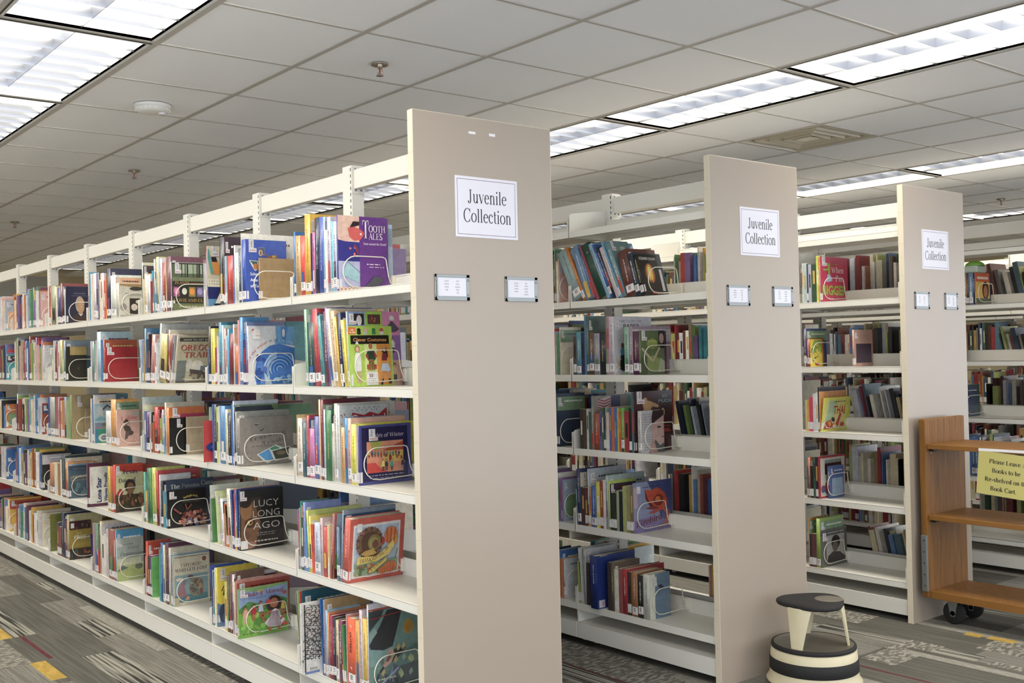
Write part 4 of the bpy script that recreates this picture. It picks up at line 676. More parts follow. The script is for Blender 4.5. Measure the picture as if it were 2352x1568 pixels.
def _thanks(a):
    a.rect(.06, .06, .92, .90, 'e4dcd8'); a.rect(.09, .10, .89, .86, 'b4c4d4'); a.ell(.36, .60, .23, .235, '7c5640', 30)
    r_ = random.Random(2)
    for k in range(26): an = k*2*math.pi/26; a.ell(.36+.22*math.cos(an), .60+.225*math.sin(an), .032, .032, '8a6248' if k % 2 else '684634', 8)
    a.ell(.38, .60, .16, .165, '5c3c2c', 24); a.ell(.44, .60, .12, .13, '8c7238', 20); a.ell(.43, .59, .09, .1, '9a9844', 18); a.ell(.46, .57, .06, .07, '7a4038', 14); a.poly([(.2, .44), (.3, .38), (.5, .42), (.42, .5), (.28, .48)], 'c8a048')
    a.ell(.74, .68, .12, .14, 'd87838', 20); a.ell(.80, .60, .07, .09, 'e0a040', 14)
    for q in (-.06, 0, .06): a.line([(.74+q, .56), (.74+q*1.3, .80)], .004, 'b83820')
    a.ell(.60, .60, .03, .06, 'b83030'); a.rect(.10, .10, .88, .30, '88a078'); a.blobs(6, .1, .1, .6, .26, ['c89858', 'b06040', '587048'], 30, .03)
    a.poly([(.12, .28), (.14, .40), (.46, .38), (.66, .50), (.78, .62), (.80, .50), (.70, .38), (.5, .30)], 'e8c860'); a.text('THANKS', .17, .30, .065, '3c2c20', 'l', .02, .26, True, rot=.03); a.text('GIVING', .44, .315, .06, '3c2c20', 'l', .02, .20, True, rot=.45); a.text('IS', .655, .445, .05, '3c2c20', 'l', .02, .06, True, rot=.85)
    a.poly([(.34, .12), (.36, .17), (.68, .36), (.66, .28), (.44, .14)], 'e4c45c'); a.text('BY GAIL GIBBONS', .40, .145, .032, '3c2c20', 'l', .02, .36, True, rot=.6)
    for u, v, r in ((.74, .18, .09), (.60, .14, .06)):
        a.ell(u, v, r*1.3, r, 'd87030', 18)
        for q in (-.6, 0, .6): a.line([(u+q*r, v-r*.8), (u+q*r, v+r*.8)], .002, 'b85020')
    a.line([(.12, .45), (.14, .62)], .002, '607850'); a.line([(.82, .3), (.86, .46)], .003, '607850'); a.rect(.10, .80, .19, .93, 'dcdcdc'); a.rect(.11, .765, .22, .78, 'c87870')
def _flower(a):
    a.rect(0, 0, 1, 1, '9cb4c8'); a.rect(0, 0, .8, .22, '403830'); a.blobs(1, .05, .2, .95, .6, ['4c8c30', '68a840', '386828'], 26, .12); a.tagL(.3, .74, 1.1); a.ell(.5, .35, .15, .07, 'd8d0d8'); a.rect(0, 0, .06, 1, 'c05848')
def _peek(a):
    a.rect(0, 0, 1, 1, 'f0ece4'); r_ = random.Random(4)
    for k in range(190):
        u, v = .06+.9*((k*.618) % 1), .17+.8*k/190
        if (u-.75)**2+(v-.72)**2 < .04: continue
        q0 = r_.uniform(0, 360); ru, rv = r_.uniform(.035, .06), r_.uniform(.014, .022)
        a.line([(u+ru*math.cos(math.radians(q0+g_)), v+rv*math.sin(math.radians(q0+g_))) for g_ in range(0, 260, 52)], .0026, '14120f')
        if k % 5 == 0: a.ell(u, v, .014, .006, '14120f', 6)
    for k in range(24): a.ell(r_.uniform(.06, .7), r_.uniform(.2, .95), .03, .008, 'e8b8a0', 8)
    a.ell(.72, .80, .20, .10, 'e07830', 14); a.ell(.74, .66, .17, .12, 'e07830', 14); a.ell(.62, .92, .08, .03, 'e8a0a0'); a.ell(.70, .84, .08, .02, 'e8b8b0'); a.rect(.5, .0, 1, .14, 'e8e8ec'); a.rect(0, 0, .5, .035, '6880b8'); a.rect(.0, .03, .04, 1, '14120f')
    for q in range(5): a.rect(.18+.05*q, .05, .20+.05*q, .09, '282828'); a.rect(.68+.05*q, .05, .70+.05*q, .09, '282828')
def _outside(a): pass
def _hat(a):
    a.rect(0, 0, 1, 1, '6c9088'); a.rect(.0, .34, .5, .58, '7ca09c'); a.poly([(0, .60), (.04, .64), (.22, .82), (.36, .99), (.66, .99), (.60, .84), (.46, .54), (.28, .51), (.02, .55)], '33353a'); a.poly([(0, .76), (.10, .82), (.22, .90), (.30, 1), (0, 1)], '3c4246'); a.poly([(.0, .62), (.16, .74), (.10, .80), (0, .74)], '86a49a')
    a.poly([(.48, .50), (.44, .44), (.20, .28), (.18, .24), (.32, .26), (.50, .34), (.66, .44), (.72, .50), (.60, .50)], '3a3c42'); a.poly([(.22, .36), (.30, .38), (.38, .50), (.44, .52), (.50, .44), (.42, .34), (.30, .29)], 'c09888'); a.poly([(.31, .37), (.38, .46), (.47, .44), (.36, .36)], '705850')
    a.ell(.78, .74, .10, .09, 'b89030', 24); a.ell(.78, .74, .085, .075, 'a88028', 24)
    a.poly([(0, .12), (.3, .30), (.9, .52), (1, .50), (1, .0), (0, 0)], '5c7c78'); a.poly([(0, 0), (0, .06), (.62, .28), (1, .30), (1, 0)], '50585e')
    r_ = random.Random(3)
    for k in range(14): u, v = r_.uniform(.02, .9), r_.uniform(.1, .5); a.poly([(u, v), (u+.06, v+.04), (u+.03, v+.10), (u-.03, v+.05)], r_.choice(['a8b078', '88a890', '607470', 'b0a470']))
    for k in range(16): u = r_.uniform(.1, .5); v = r_.uniform(.0, .2); a.line([(u, v), (u+.04, v+.12)], .006, r_.choice(['384048', '8088a0', '5c6470']))
    a.line([(.06, .05), (.56, .27)], .009, '8a98b0'); a.text('EMMA BUGBEAR', .10, .085, .035, 'a8b0a0', 'l', .0, .5, rot=.42) if False else None
    a.marks(.14, .5, .16, .02, 'b0b49c', 8); a.line([(0, .91), (1, .97)], .004, '8c3430')
def _sail(a):
    a.rect(0, 0, 1, 1, 'd8ccaa'); a.rect(0, 0, 1, .33, '28306c'); a.rect(0, 0, 1, .13, '5c90b8'); a.rect(0, .33, 1, .46, 'e4dcc0')
    for k in range(14): a.rect(.04+.07*k, .37, .065+.07*k, .38, '504030'); a.rect(.04+.07*k, .42, .065+.07*k, .43, '504030')
    a.poly([(.16, .54), (.12, .78), (.28, .78), (.42, .54)], 'e09030'); a.poly([(.12, .74), (.10, .82), (.24, .82), (.28, .74)], '302030'); a.poly([(0, .95), (.04, .95), (.16, .55), (.08, .55), (0, .8)], '60a8a0')
    a.poly([(.2, .06), (.44, .36), (.42, .06)], 'e8e0c8'); a.poly([(.36, .05), (.62, .36), (.5, .05)], 'c8b890'); a.poly([(.14, .05), (.5, .05), (.4, .02), (.2, .02)], '282020'); a.tagL(.12, .86, 1.2); a.vtext('SI', .5, .66, .06, '883828', .01)
def _atlas(a):
    a.tagL(.08, .82, 1.1); a.poly([(.08, .67), (.30, .66), (.28, .52), (.22, .50), (.14, .58)], 'd8d8c8'); a.poly([(.10, .66), (.28, .65), (.26, .54)], '386058'); a.ell(.24, .57, .06, .05, 'c07838')
    a.rect(.32, .76, .46, .88, 'a8a8a0'); a.rect(.325, .77, .455, .875, '505870'); a.ell(.36, .79, .05, .05, 'd8b888'); a.ell(.365, .79, .02, .035, '805030'); a.poly([(.42, .80), (.55, .75), (.74, .77), (.78, .73), (.74, .70), (.55, .71)], '905838'); a.ell(.68, .74, .05, .02, 'c8a838')
    for t_, v in (('School', .43), ('Atlas', .335), ('of Texas', .24)): a.text(t_, .10, v, .045, 'e8ecf8', 'l', .025)
def _water(a):
    a.rect(0, 0, 1, 1, 'd8d8dc'); a.poly([(.58, 1), (.60, .80), (.56, .70), (1, .66), (1, 1)], '5c9cd0'); a.poly([(.70, 1), (.72, .80), (.80, .72), (.86, 1)], '3c7cc0'); a.ell(.76, .88, .03, .07, 'd8dcd8')
    a.poly([(.16, 0), (.12, .14), (.16, .38), (.28, .56), (.45, .66), (.65, .70), (1, .62), (1, 0)], '3878c8'); a.poly([(.34, .0), (.32, .3), (.44, .5), (.6, .56), (.6, .46), (.46, .34), (.44, .1), (.5, 0)], 'b8d0e4')
    for k in range(9): R = .34-.035*k; a.line([(.66+R*math.cos(math.radians(q)), .26+R*.8*math.sin(math.radians(q))) for q in range(20, 215, 12)], .0035, ['a0c8ec', '2c64b8', '5ca8e0', '2050a0'][k % 4])
    a.blobs(9, .14, .02, .4, .5, ['2c50a8', '4c70c0', '5884d0', '38489c'], 22, .05); a.blobs(2, .5, .02, 1, .14, ['78b4e0', '4080c8', '98c8e8'], 20, .05)
    a.arct('All the water in the world', .62, .16, .58*a.h, 158, 62, .05, ['b83828', 'c84830', 'c06030', '607058', '487078', '98b8dc', 'c0d4ec']); a.rect(.08, .78, .24, .95, 'e4e0dc'); a.poly([(.06, .93), (.10, .96), (.11, .94), (.07, .91)], 'c83828'); a.rect(.14, .83, .24, .838, 'd88848')
def _garden(a):
    a.rect(.35, .04, 1, .66, '50804c'); a.blobs(1, .36, .05, 1, .66, ['2c6c38', '80a880', 'b8c0c8', '585048'], 24, .1); a.rect(.35, .70, 1, 1, 'd0ccc8'); a.ell(.45, .36, .38, .12, '28387c', 20); a.ell(.45, .36, .2, .05, '5868b0'); a.rect(.45, .78, .95, .79, 'b86058')
def _tracking(a):
    a.rect(0, 0, 1, 1, '8e867e'); a.text('Tracking', .50, .56, .085, '3e3834', 'c', -.012, .72, rot=.17); a.text('Trash', .60, .44, .07, '4a4440', 'c', -.01, .42, rot=.14); a.marks(.22, .85, .385, .012, '5c5450', 3)
    a.poly([(.30, .22), (.66, .40), (.90, .26), (.5, .02), (.44, .06)], 'e0e0d8'); a.poly([(.33, .22), (.53, .32), (.62, .07), (.47, .07)], '4c9cd8'); a.poly([(.54, .33), (.65, .38), (.74, .32), (.60, .26)], '48946c'); a.poly([(.56, .28), (.92, .35), (1, .20), (1, .12), (.64, .05)], 'dcdcd4'); a.poly([(.59, .265), (.91, .33), (.985, .19), (.985, .13), (.655, .075)], '3c4434'); a.ell(.76, .22, .09, .045, '806850')
    a.poly([(.26, .86), (.36, .85), (.33, .83), (.29, .83)], '484440'); a.poly([(.27, .87), (.36, .86), (.34, .855)], 'd8d8d0'); a.poly([(.36, .71), (.45, .76), (.42, .72), (.38, .70)], '382c28'); a.blobs(5, .02, .1, .95, .95, ['605850', 'a8a098', '504840'], 22, .008)
def _lucy(a):
    a.rect(0, .0, .48, .86, '3c2c22'); a.poly([(.02, .10), (.02, .82), (.22, .86), (.36, .70), (.46, .44), (.36, .10), (.2, .0)], '7a5234'); a.ell(.14, .66, .14, .16, '94683e', 16); a.ell(.12, .80, .14, .10, '2c2018', 16); a.ell(.22, .44, .12, .08, '4c3220', 16); a.ell(.22, .45, .065, .045, 'c88c3c', 16); a.ell(.235, .455, .025, .028, '181008', 12); a.ell(.22, .47, .01, .008, 'f4e8c8', 6); a.ell(.14, .24, .09, .06, '6c4834', 12); a.ell(.2, .08, .16, .06, '9c7060', 14)
    for t_, v, fw_ in (('LUCY', .70, .58), ('LONG', .53, .62), ('AGO', .33, .62)): a.text(t_, .60, v, .115, 'd8d0c4', 'c', -.012, fw_)
    a.marks(.38, .80, .255, .012, 'a89c8c', 1); a.marks(.38, .80, .22, .012, '90867a', 2); a.marks(.32, .86, .12, .022, 'c8c0b0', 3); a.tagL(-.0, .84, .9); a.rect(0, .02, .16, .16, 'dcd8d4')
def _yelblue(a): a.rect(0, 0, .35, .48, '6080a8'); a.ell(.14, .45, .16, .08, 'e8d030'); a.tagL(.08, .80, 1.1); a.ell(.16, .22, .12, .16, '384868'); a.ell(.2, .14, .08, .1, '486890'); a.line([(.1, .6), (.2, .72), (.14, .52), (.26, .66)], .004, '504020')
def _shake(a):
    a.rect(.02, .56, .98, .97, '90a8d0'); a.poly([(.32, .97), (.58, .97), (.44, .86)], 'e8c830'); a.poly([(.02, .97), (.3, .9), (.98, .97), (.98, .99), (.02, .99)], '88b070'); a.rect(.02, .0, .98, .58, '78b43c'); a.poly([(.02, .58), (.2, .72), (.5, .62), (.8, .74), (.98, .66), (.98, .50), (.02, .50)], '509040'); a.blobs(2, .04, .04, .95, .5, ['90c844', '68a838', 'a0c850', '5c9838'], 30, .09)
    a.text('Shake It, Morena!', .52, .82, .085, '9c2440', 'c', .01, .76, True); a.marks(.2, .85, .765, .025, '7088c8', 3)
    for u, v, hh, c1 in ((.14, .28, .36, 'e0a890'), (.30, .32, .34, 'c02838'), (.44, .36, .34, 'c8d4e8'), (.88, .36, .30, 'd8b838')): a.person(u, v, hh, 'c87850', c1, 'b86848' if u > .2 else 'e0a080')
    a.ell(.70, .60, .15, .17, '38201c', 20); a.ell(.70, .62, .085, .10, 'b06840', 18); a.ell(.59, .66, .05, .055, 'd03840', 12); a.poly([(.56, .18), (.86, .18), (.80, .46), (.72, .50), (.64, .46)], 'e8e0e4'); a.poly([(.50, .24), (.58, .14), (.82, .12), (.92, .24), (.84, .34), (.6, .34)], 'e4dce0')
    for k in range(10): a.line([(.56+.03*k, .14), (.64+.015*k, .45)], .0022, '584868' if k % 2 else 'a84858')
    a.line([(.64, .46), (.46, .40), (.50, .26)], .010, 'b06840'); a.line([(.80, .46), (.94, .38), (.82, .26)], .010, 'b06840'); a.line([(.62, .14), (.60, .06)], .012, 'c06038'); a.line([(.78, .14), (.80, .05)], .012, 'c06038'); a.ell(.90, .16, .05, .04, 'd83828'); a.ell(.91, .80, .04, .035, 'd83828'); a.marks(.08, .42, .07, .014, '506828', 4); a.tagL(.03, .84, .9)
def _plants(a):
    a.rect(0, .62, 1, .97, '586848'); a.rect(.2, .78, 1, .97, 'a8b898')
    for u, w_ in ((.28, .04), (.40, .03), (.46, .05), (.66, .02), (.78, .04), (.84, .06), (.96, .03)): a.rect(u, .64, u+w_, .97, '38302c')
    a.rect(0, .62, 1, .70, '788058'); a.text('PLANTS', .08, .555, .055, 'd8a860', 'l', .01, .46, True); a.marks(.60, .98, .56, .03, '986838', 3)
    for k, (c1, c2) in enumerate((('a04878', 'e088b0'), ('282820', 'e0e4cc'), ('a08838', 'e89030'), ('706890', 'a898d0'))): a.rect(.02+.25*k, .30, .23+.25*k, .50, c1); a.ell(.125+.25*k, .41, .08, .07, c2)
    a.text('LEWIS AND CLARK', .02, .195, .06, 'd8a850', 'l', .01, 1.25, True); a.rect(0, 0, 1, .16, '6c7448'); a.marks(.2, .98, .085, .025, 'b8b890', 5); a.tagL(.08, .80, 1.2)
def _oregon(a):
    a.rect(.05, .0, 1, 1, 'b8b090'); a.rect(.06, .88, .98, .96, '383430'); a.text('HOW TO GET RICH', .56, .90, .035, 'd8d4c4', 'c', .01, .78); a.rect(.05, .02, .3, .48, '6c7470')
    for t_, v, x_ in (('OREGON', .70, .60), ('TRAIL', .55, .58)): a.text(t_, x_+.012, v-.01, .11, '403838', 'c', .03, .98 if t_ == 'OREGON' else .74, True); a.text(t_, x_, v, .11, 'b8503c', 'c', .03, .98 if t_ == 'OREGON' else .74, True)
    a.ell(.60, .36, .17, .12, 'd8d4c4', 20); a.ell(.38, .38, .09, .13, 'c8c4b4', 16); a.poly([(.40, .30), (.76, .26), (.90, .18), (.86, .10), (.44, .18)], '504440'); a.rect(.7, .26, .95, .36, '687480'); a.blobs(2, .2, .08, .9, .2, ['8a7c64', 'a09478', '5c5448'], 16, .05); a.rect(.05, .02, .98, .035, '383430')
def _orange(a): a.rect(0, .82, 1, 1, 'd87028'); a.rect(.18, .62, 1, .86, 'c03058'); a.text('METALWORK', .62, .66, .07, '602038', 'c', .01, .66); a.tagL(.1, .80, 1.2)
def _board(a): a.tagL(.3, .76, 1.3)
def _panama(a): a.rect(.04, .0, 1, .94, '303c4c'); a.text('The', .08, .82, .09, 'd8dcd8', 'l', .008, .2, True); a.text('Panama', .32, .83, .08, '989c98', 'l', .0, .38, True); a.text('Canal', .73, .85, .1, 'a8aca8', 'l', .0, .3, True); a.rect(.0, .66, .78, .78, 'a8aca8'); a.text('E TAINOS', .45, .69, .06, '586060', 'c', 0, .46, True)
def _reach(a):
    a.rect(0, 0, 1, 1, '161312'); a.arct('Reaching for the Sun', .62, .38, .42*a.h, 118, 66, .055, ['e0c048', 'e8cc50', 'd8b040'], .015); a.text('Kids in Cuba', .62, .70, .028, 'd8d0c8', 'c', .01, .3); a.marks(.4, .84, .655, .01, '887860', 2)
    a.blobs(4, .28, .03, 1, .42, ['a85040', 'c07860', '803830', 'd89878', '703028', 'b06858'], 80, .045); a.blobs(7, .42, .02, .9, .22, ['7890b8', 'd0a8a0', 'e0c8b8', '486090'], 16, .05); a.line([(.14, .52), (.3, .38)], .008, '904838'); a.line([(.44, .62), (.48, .45), (.6, .6)], .006, '904838'); a.tagL(.03, .80, 1.1)
def _explor(a):
    a.rect(.02, .02, .97, .98, 'c8c0a4'); a.rect(.04, .955, .94, .965, '302c28'); a.ell(.85, .88, .06, .05, '904838', 8); a.text('EXPLORERS', .50, .76, .065, '78483c', 'c', .015, .58, True); a.text('WHO GOT LOST', .50, .67, .065, '302838', 'c', .015, .88, True)
    a.rect(.04, .06, .94, .60, '80a0a4'); a.rect(.04, .06, .94, .2, '4c8088'); a.ell(.17, .52, .10, .035, 'd8c4b0'); a.poly([(.10, .20), (.16, .38), (.34, .52), (.30, .36), (.36, .18), (.2, .16)], 'a07078'); a.ell(.62, .34, .20, .2, '8c8870', 20); a.blobs(3, .46, .18, .78, .5, ['7c6048', 'a89068', '58686c', '985840', 'b8a890'], 26, .04); a.poly([(.30, .10), (.36, .18), (.44, .16), (.42, .10)], 'c8907c'); a.ell(.46, .55, .08, .04, '705048'); a.rect(.03, .03, .16, .17, 'b0a480')
def _first(a): a.rect(.04, 0, 1, .97, 'd4cfc4'); a.rect(.04, .0, .96, .94, 'cac4b4'); a.poly([(.05, .93), (.05, .98), (1, .98), (1, .86), (.4, .90)], 'a08048'); a.ell(.75, .84, .28, .06, '383430', 20); a.marks(.3, .95, .68, .03, '706860', 3); a.marks(.5, .95, .63, .02, '908880', 4); a.rect(.46, .08, .98, .56, '282420'); a.ell(.66, .30, .14, .1, 'd0c0b0', 14); a.ell(.8, .46, .08, .05, 'c8b8a8'); a.ell(.2, .30, .14, .11, '98908c', 16); a.rect(.06, .02, .9, .07, 'a8a498')
def _red(a): a.tagL(.06, .80, 1.3); a.rect(.0, 0, 1, .005, '901820')
def _house(a):
    a.rect(0, 0, 1, .98, '9cb8c0'); a.poly([(.34, .86), (.56, .98), (1, .80), (1, .76), (.58, .93), (.36, .82)], '504458'); a.rect(.5, .66, .7, .80, '485868'); a.poly([(.02, .62), (.3, .68), (.5, .62), (.5, .56), (.02, .56)], '70a0a8'); a.rect(0, .40, .72, .52, '788098'); a.rect(.32, .42, .7, .50, '607050'); a.rect(0, .375, .72, .395, 'a84838'); a.rect(0, 0, .72, .365, '2c8c6c'); a.rect(0, 0, .12, .365, '3878a0'); a.ell(.40, .13, .25, .105, 'ccc8c8', 24); a.ell(.40, .13, .14, .06, '687878', 20); a.marks(.3, .5, .12, .02, 'c8d0d0', 3); a.rect(.1, .68, .36, .92, 'b8bab4')
def _lafitte(a): a.text('Lafitte', .55, .72, .1, 'c85850', 'c', .015, .72, True, rot=.06); a.ell(.44, .66, .17, .035, '403830', 14, rot=-.1); a.ell(.42, .69, .08, .05, '403830', 12); a.ell(.42, .61, .05, .05, 'a08070', 12); a.poly([(.28, .54), (.40, .58), (.56, .54), (.64, .44), (.5, .38), (.34, .42)], '504840'); a.ell(.56, .36, .17, .07, '584840', 14); a.poly([(.34, .18), (.38, .4), (.56, .4), (.52, .3), (.44, .2)], '685850'); a.rect(.66, .84, 1, .93, 'b0aca0'); a.marks(.3, .8, .12, .012, 'c07c70', 2)
def _lonestar(a): a.rect(.10, .07, .98, .92, 'dcd8cc'); a.vtext('Lone Star', .62, .09, .27/1.0*.38, '283468', .04); a.vtext('Waves Proudly', .90, .10, .075, '283468', .03); a.rect(.84, .2, .9, .26, '3858a0'); a.rect(.18, .5, .2, .72, 'a8a498')
def _texas(a):
    a.rect(.0, .0, 1, .96, 'c83828'); a.poly([(.02, .0), (.02, .92), (.3, .84), (1, .82), (1, 0)], 'c8c490'); a.text('Texas', .52, .80, .09, '2c2050', 'c', .03, .55, True); a.text('Days of', .42, .62, .09, '2c2050', 'c', .03, .62, True)
    a.poly([(0, .36), (.16, .50), (.28, .46), (.26, .36)], 'a83838'); a.ell(.52, .54, .20, .14, '3c3028', 16); a.ell(.54, .48, .13, .13, '8c6444', 16); a.rect(.0, .0, 1, .36, '483828'); a.blobs(3, .04, .02, 1, .38, ['684828', '985838', '383820', 'b09050', '302420'], 50, .06); a.tagL(.02, .80, 1.1)
def _depress(a): a.rect(0, .4, 1, 1, 'a8b0a4'); a.text('from the Dust', .6, .83, .04, '586468', 'c', 0, .5, True, slant=.2) if False else None; a.text('Bowl', .86, .84, .08, '687474', 'c', 0, .24, True, slant=.3) if False else None; a.marks(.24, .6, .84, .02, '707c7c', 3); a.text('Great', .62, .73, .075, '60686c', 'c', 0, .42, True, slant=.3); a.text('Depression', .55, .58, .08, '3c4448', 'c', 0, .9, True, slant=.3); a.rect(0, .0, 1, .36, 'b4b878'); a.poly([(0, .22), (.2, .36), (.45, .28), (.4, .22)], '5c706c'); a.ell(.82, .30, .15, .07, '707860', 14); a.poly([(0, .0), (0, .22), (.5, .30), (1, .18), (1, 0)], 'a8b468'); a.rect(.0, .36, .9, .52, 'c8c8a8'); a.tagL(.02, .82, 1.0)
def _adam(a): a.rect(0, 0, 1, .97, '202040'); a.text('ADAMS', .6, .80, .035, '9098b0', 'c', .0, .56, True); a.marks(.25, .95, .745, .01, '787c98', 3); a.ell(.62, .52, .20, .22, 'b0a090', 20); a.ell(.66, .46, .16, .19, 'b88c64', 20); a.ell(.68, .56, .14, .12, 'c8a078', 16); a.poly([(.20, 0), (.30, .18), (.5, .27), (.8, .24), (.98, .14), (1, 0)], '402c2c'); a.poly([(.52, .30), (.66, .20), (.76, .28), (.64, .26)], 'd8d4cc'); a.rect(.60, .48, .66, .49, '503828'); a.rect(.72, .48, .78, .49, '503828')
def _blktan(a): a.rect(.2, .75, 1, 1, 'b09858'); a.rect(.6, .46, .7, .47, '605838'); a.ell(.6, .36, .06, .05, '484030')
def _lincoln(a): a.rect(0, .86, 1, 1, '405060'); a.text("LINCOLN'S", .52, .62, .085, 'c0a878', 'c', .02, .86, rot=.06); a.text('GRAVE ROBBERS', .52, .53, .05, 'b09868', 'c', .01, .86, rot=.04); a.blobs(3, .1, .06, .95, .46, ['587880', '48646c', '3c5058', '68888c'], 26, .1); a.marks(.2, .8, .9, .015, '90a0a0', 4)
def _free(a): a.rect(0, .78, 1, 1, '4c2428'); a.blobs(2, .3, .8, .95, .97, ['282420', '705048', '383030'], 14, .06); a.rect(.06, .82, .22, .95, 'd0ccc4'); a.rect(0, .30, 1, .76, '9c842c'); a.text('FREE', .5, .52, .1, 'd8d4b8', 'c', .01, .56); a.text('THE', .44, .64, .06, 'c0b880', 'c', 0, .24); a.rect(0, .0, 1, .28, '403028'); a.blobs(5, .02, .02, .95, .26, ['884838', '385848', 'a8684c', '282420'], 24, .06)
def _here(a): a.rect(0, 0, 1, 1, '6c8c8c'); a.text("WHERE'S", .36, .84, .055, '98b0ac', 'c', 0, .42, True); a.ell(.62, .86, .14, .05, 'a8bcb4', 14); a.ell(.7, .7, .2, .14, '7c9c98', 14); a.tagL(.06, .84, 1.2)
def _fire(a): a.rect(0, 0, 1, 1, '181210'); a.text('SUZANNE COLLINS', .5, .87, .065, 'dcdcd4', 'c', .02, .86); a.ell(.5, .52, .26, .27, '7c3c14', 20); a.ell(.5, .53, .2, .24, 'c87820', 20); a.ell(.5, .55, .13, .2, 'e8b840', 20); a.ell(.48, .58, .07, .12, 'f0e080', 16); a.poly([(.3, .2), (.38, .38), (.45, .28), (.5, .40), (.54, .28), (.66, .34), (.7, .2)], '181210'); a.rect(.42, .03, .78, .065, 'c82028'); a.marks(.2, .9, .08, .012, '6c5c50', 3)
def _paper(a): a.rect(0, 0, 1, 1, 'c6c2c6'); a.text('THE STORY OF', .42, .90, .04, '504858', 'c', 0, .62); a.text('PAPER', .46, .79, .08, '4c2838', 'c', .02, .45); a.poly([(.12, .10), (.14, .30), (.18, .42), (.24, .44), (.28, .30), (.28, .08), (.2, .06)], '181820'); a.ell(.2, .40, .06, .07, '3880a8', 12); a.ell(.2, .5, .04, .05, '6c4038'); a.line([(.0, .10), (.16, .28)], .004, 'b89848'); a.line([(0, .30), (.14, .12)], .004, 'b89848'); a.tagL(.02, .80, .8)
def _green(a): a.rect(0, 0, 1, 1, '607048'); a.rect(.75, .6, 1, 1, '242428'); a.ell(.88, .82, .1, .12, 'b89888', 12); a.ell(.5, .25, .36, .18, '88984c', 20); a.ell(.48, .7, .22, .12, '90a048', 16); a.line([(.05, .6), (.5, .30), (.8, .62)], .010, 'c0b088'); a.poly([(.7, .05), (.82, .38), (1, .3), (1, .05)], 'a8b090'); a.marks(.3, .7, .74, .03, 'b8c068', 3); a.marks(.25, .7, .6, .04, '78883c', 4); a.tagL(.04, .80, 1.3); a.rect(.0, 0, .25, .4, '485430')
def _flag(a): a.rect(0, .7, 1, 1, '8c8478'); a.poly([(.12, .93), (.3, .96), (.46, .99), (.46, .76), (.28, .72), (.12, .76)], 'c0b0ac'); [a.poly([(.12, .77+.05*k), (.28, .73+.05*k), (.46, .78+.05*k), (.46, .80+.05*k), (.28, .755+.05*k), (.12, .795+.05*k)], 'a03440') for k in range(4)]; a.rect(.46, .76, .70, .99, '303460'); a.rect(.9, .7, 1, .98, '488058')
def _somuch(a): a.rect(0, 0, 1, 1, '482426'); a.text('SO', .80, .88, .055, '90acac', 'c', .02, .14); a.text('MUCH', .80, .80, .055, '90acac', 'c', .02, .34); a.ell(.28, .80, .07, .10, 'b88c58', 14); a.poly([(.22, .62), (.26, .84), (.38, .84), (.52, .80), (.64, .76), (.62, .72), (.46, .74), (.38, .64)], 'c09460'); a.ell(.76, .66, .08, .09, '302018', 12); a.ell(.74, .64, .05, .07, 'c09460', 12); a.rect(.74, .40, .92, .41, 'b84830'); a.rect(.74, .34, .9, .36, 'b84830'); a.rect(.74, .31, .94, .33, 'b84830'); a.tagL(.06, .82, 1.2)
def _face(a): a.rect(0, 0, 1, 1, 'bcb8b8'); [a.marks(.02, .5, .06+.06*k, .03, 'a09c9c', k) for k in range(15)]; a.poly([(.52, 1), (.44, .74), (.46, .5), (.5, .3), (.36, .12), (.7, .08), (1, .2), (1, 1)], 'c09c94'); a.poly([(.50, 1), (.44, .8), (.46, .66), (.62, .74), (1, .88), (1, 1)], '38262a'); a.ell(.78, .60, .10, .02, '3c2c30', 12); a.ell(.94, .36, .07, .018, '9c5058', 10); a.poly([(.3, 0), (.42, .1), (.6, .3), (.8, .16), (1, .22), (1, 0)], '505458'); a.poly([(.36, .0), (.46, .3), (.56, .24), (.7, 0)], 'b89084')
def _firebird(a):
    a.rect(0, 0, 1, 1, '8890b0'); a.poly([(.35, 1), (.6, .6), (.7, .2), (1, 0), (1, 1)], '4c5488'); a.rect(0, .5, .1, .9, 'b8a0a8'); a.poly([(0, 0), (0, .24), (.5, .3), (1, .14), (1, 0)], '7c70a0'); a.marks(.08, .16, .865, .02, '303048'); a.marks(.24, .74, .88, .018, '404468', 3); a.rect(.08, .78, .17, .92, 'd8d4d4')
    a.poly([(.28, .84), (.42, .82), (.62, .86), (.80, .74), (.88, .58), (.84, .44), (.70, .38), (.58, .42), (.46, .54), (.36, .60)], 'c85030'); a.ell(.64, .60, .13, .12, '8c2c20', 16); a.ell(.62, .62, .07, .06, 'd87838', 12); a.poly([(.28, .86), (.36, .64), (.5, .50), (.42, .48), (.30, .66)], '742820'); a.poly([(.28, .46), (.5, .50), (.66, .44), (.5, .42)], '8c3430'); a.poly([(.36, .36), (.6, .44), (.74, .40), (.5, .34)], 'b04838')
    a.poly([(.72, .42), (.88, .40), (.94, .30), (.84, .10), (.72, .02), (.82, .2), (.84, .3)], 'c05840'); a.text('Firebird', .38, .16, .12, '843038', 'c', .008, .70, True, rot=.14, slant=.25); a.marks(.3, .62, .10, .012, 'c898a8', 5)
def _bluebox(a): a.rect(.04, .02, .19, .16, 'ccc8d4'); a.rect(.12, .04, .17, .14, 'c89090'); a.rect(.0, .97, 1, .985, '2c4488'); a.rect(.08, .985, .26, .998, 'a89c88')
def _grey(a): a.rect(.0, 0, .28, 1, 'd0d0c0'); a.rect(.26, 0, 1, 1, '647c90'); a.rect(.42, .70, .62, .74, '2c3440'); a.rect(.48, .66, .68, .695, '2c3440'); a.rect(.12, .76, .34, .94, 'ccc8bc'); a.rect(.2, .73, .36, .80, 'd0ccc0')
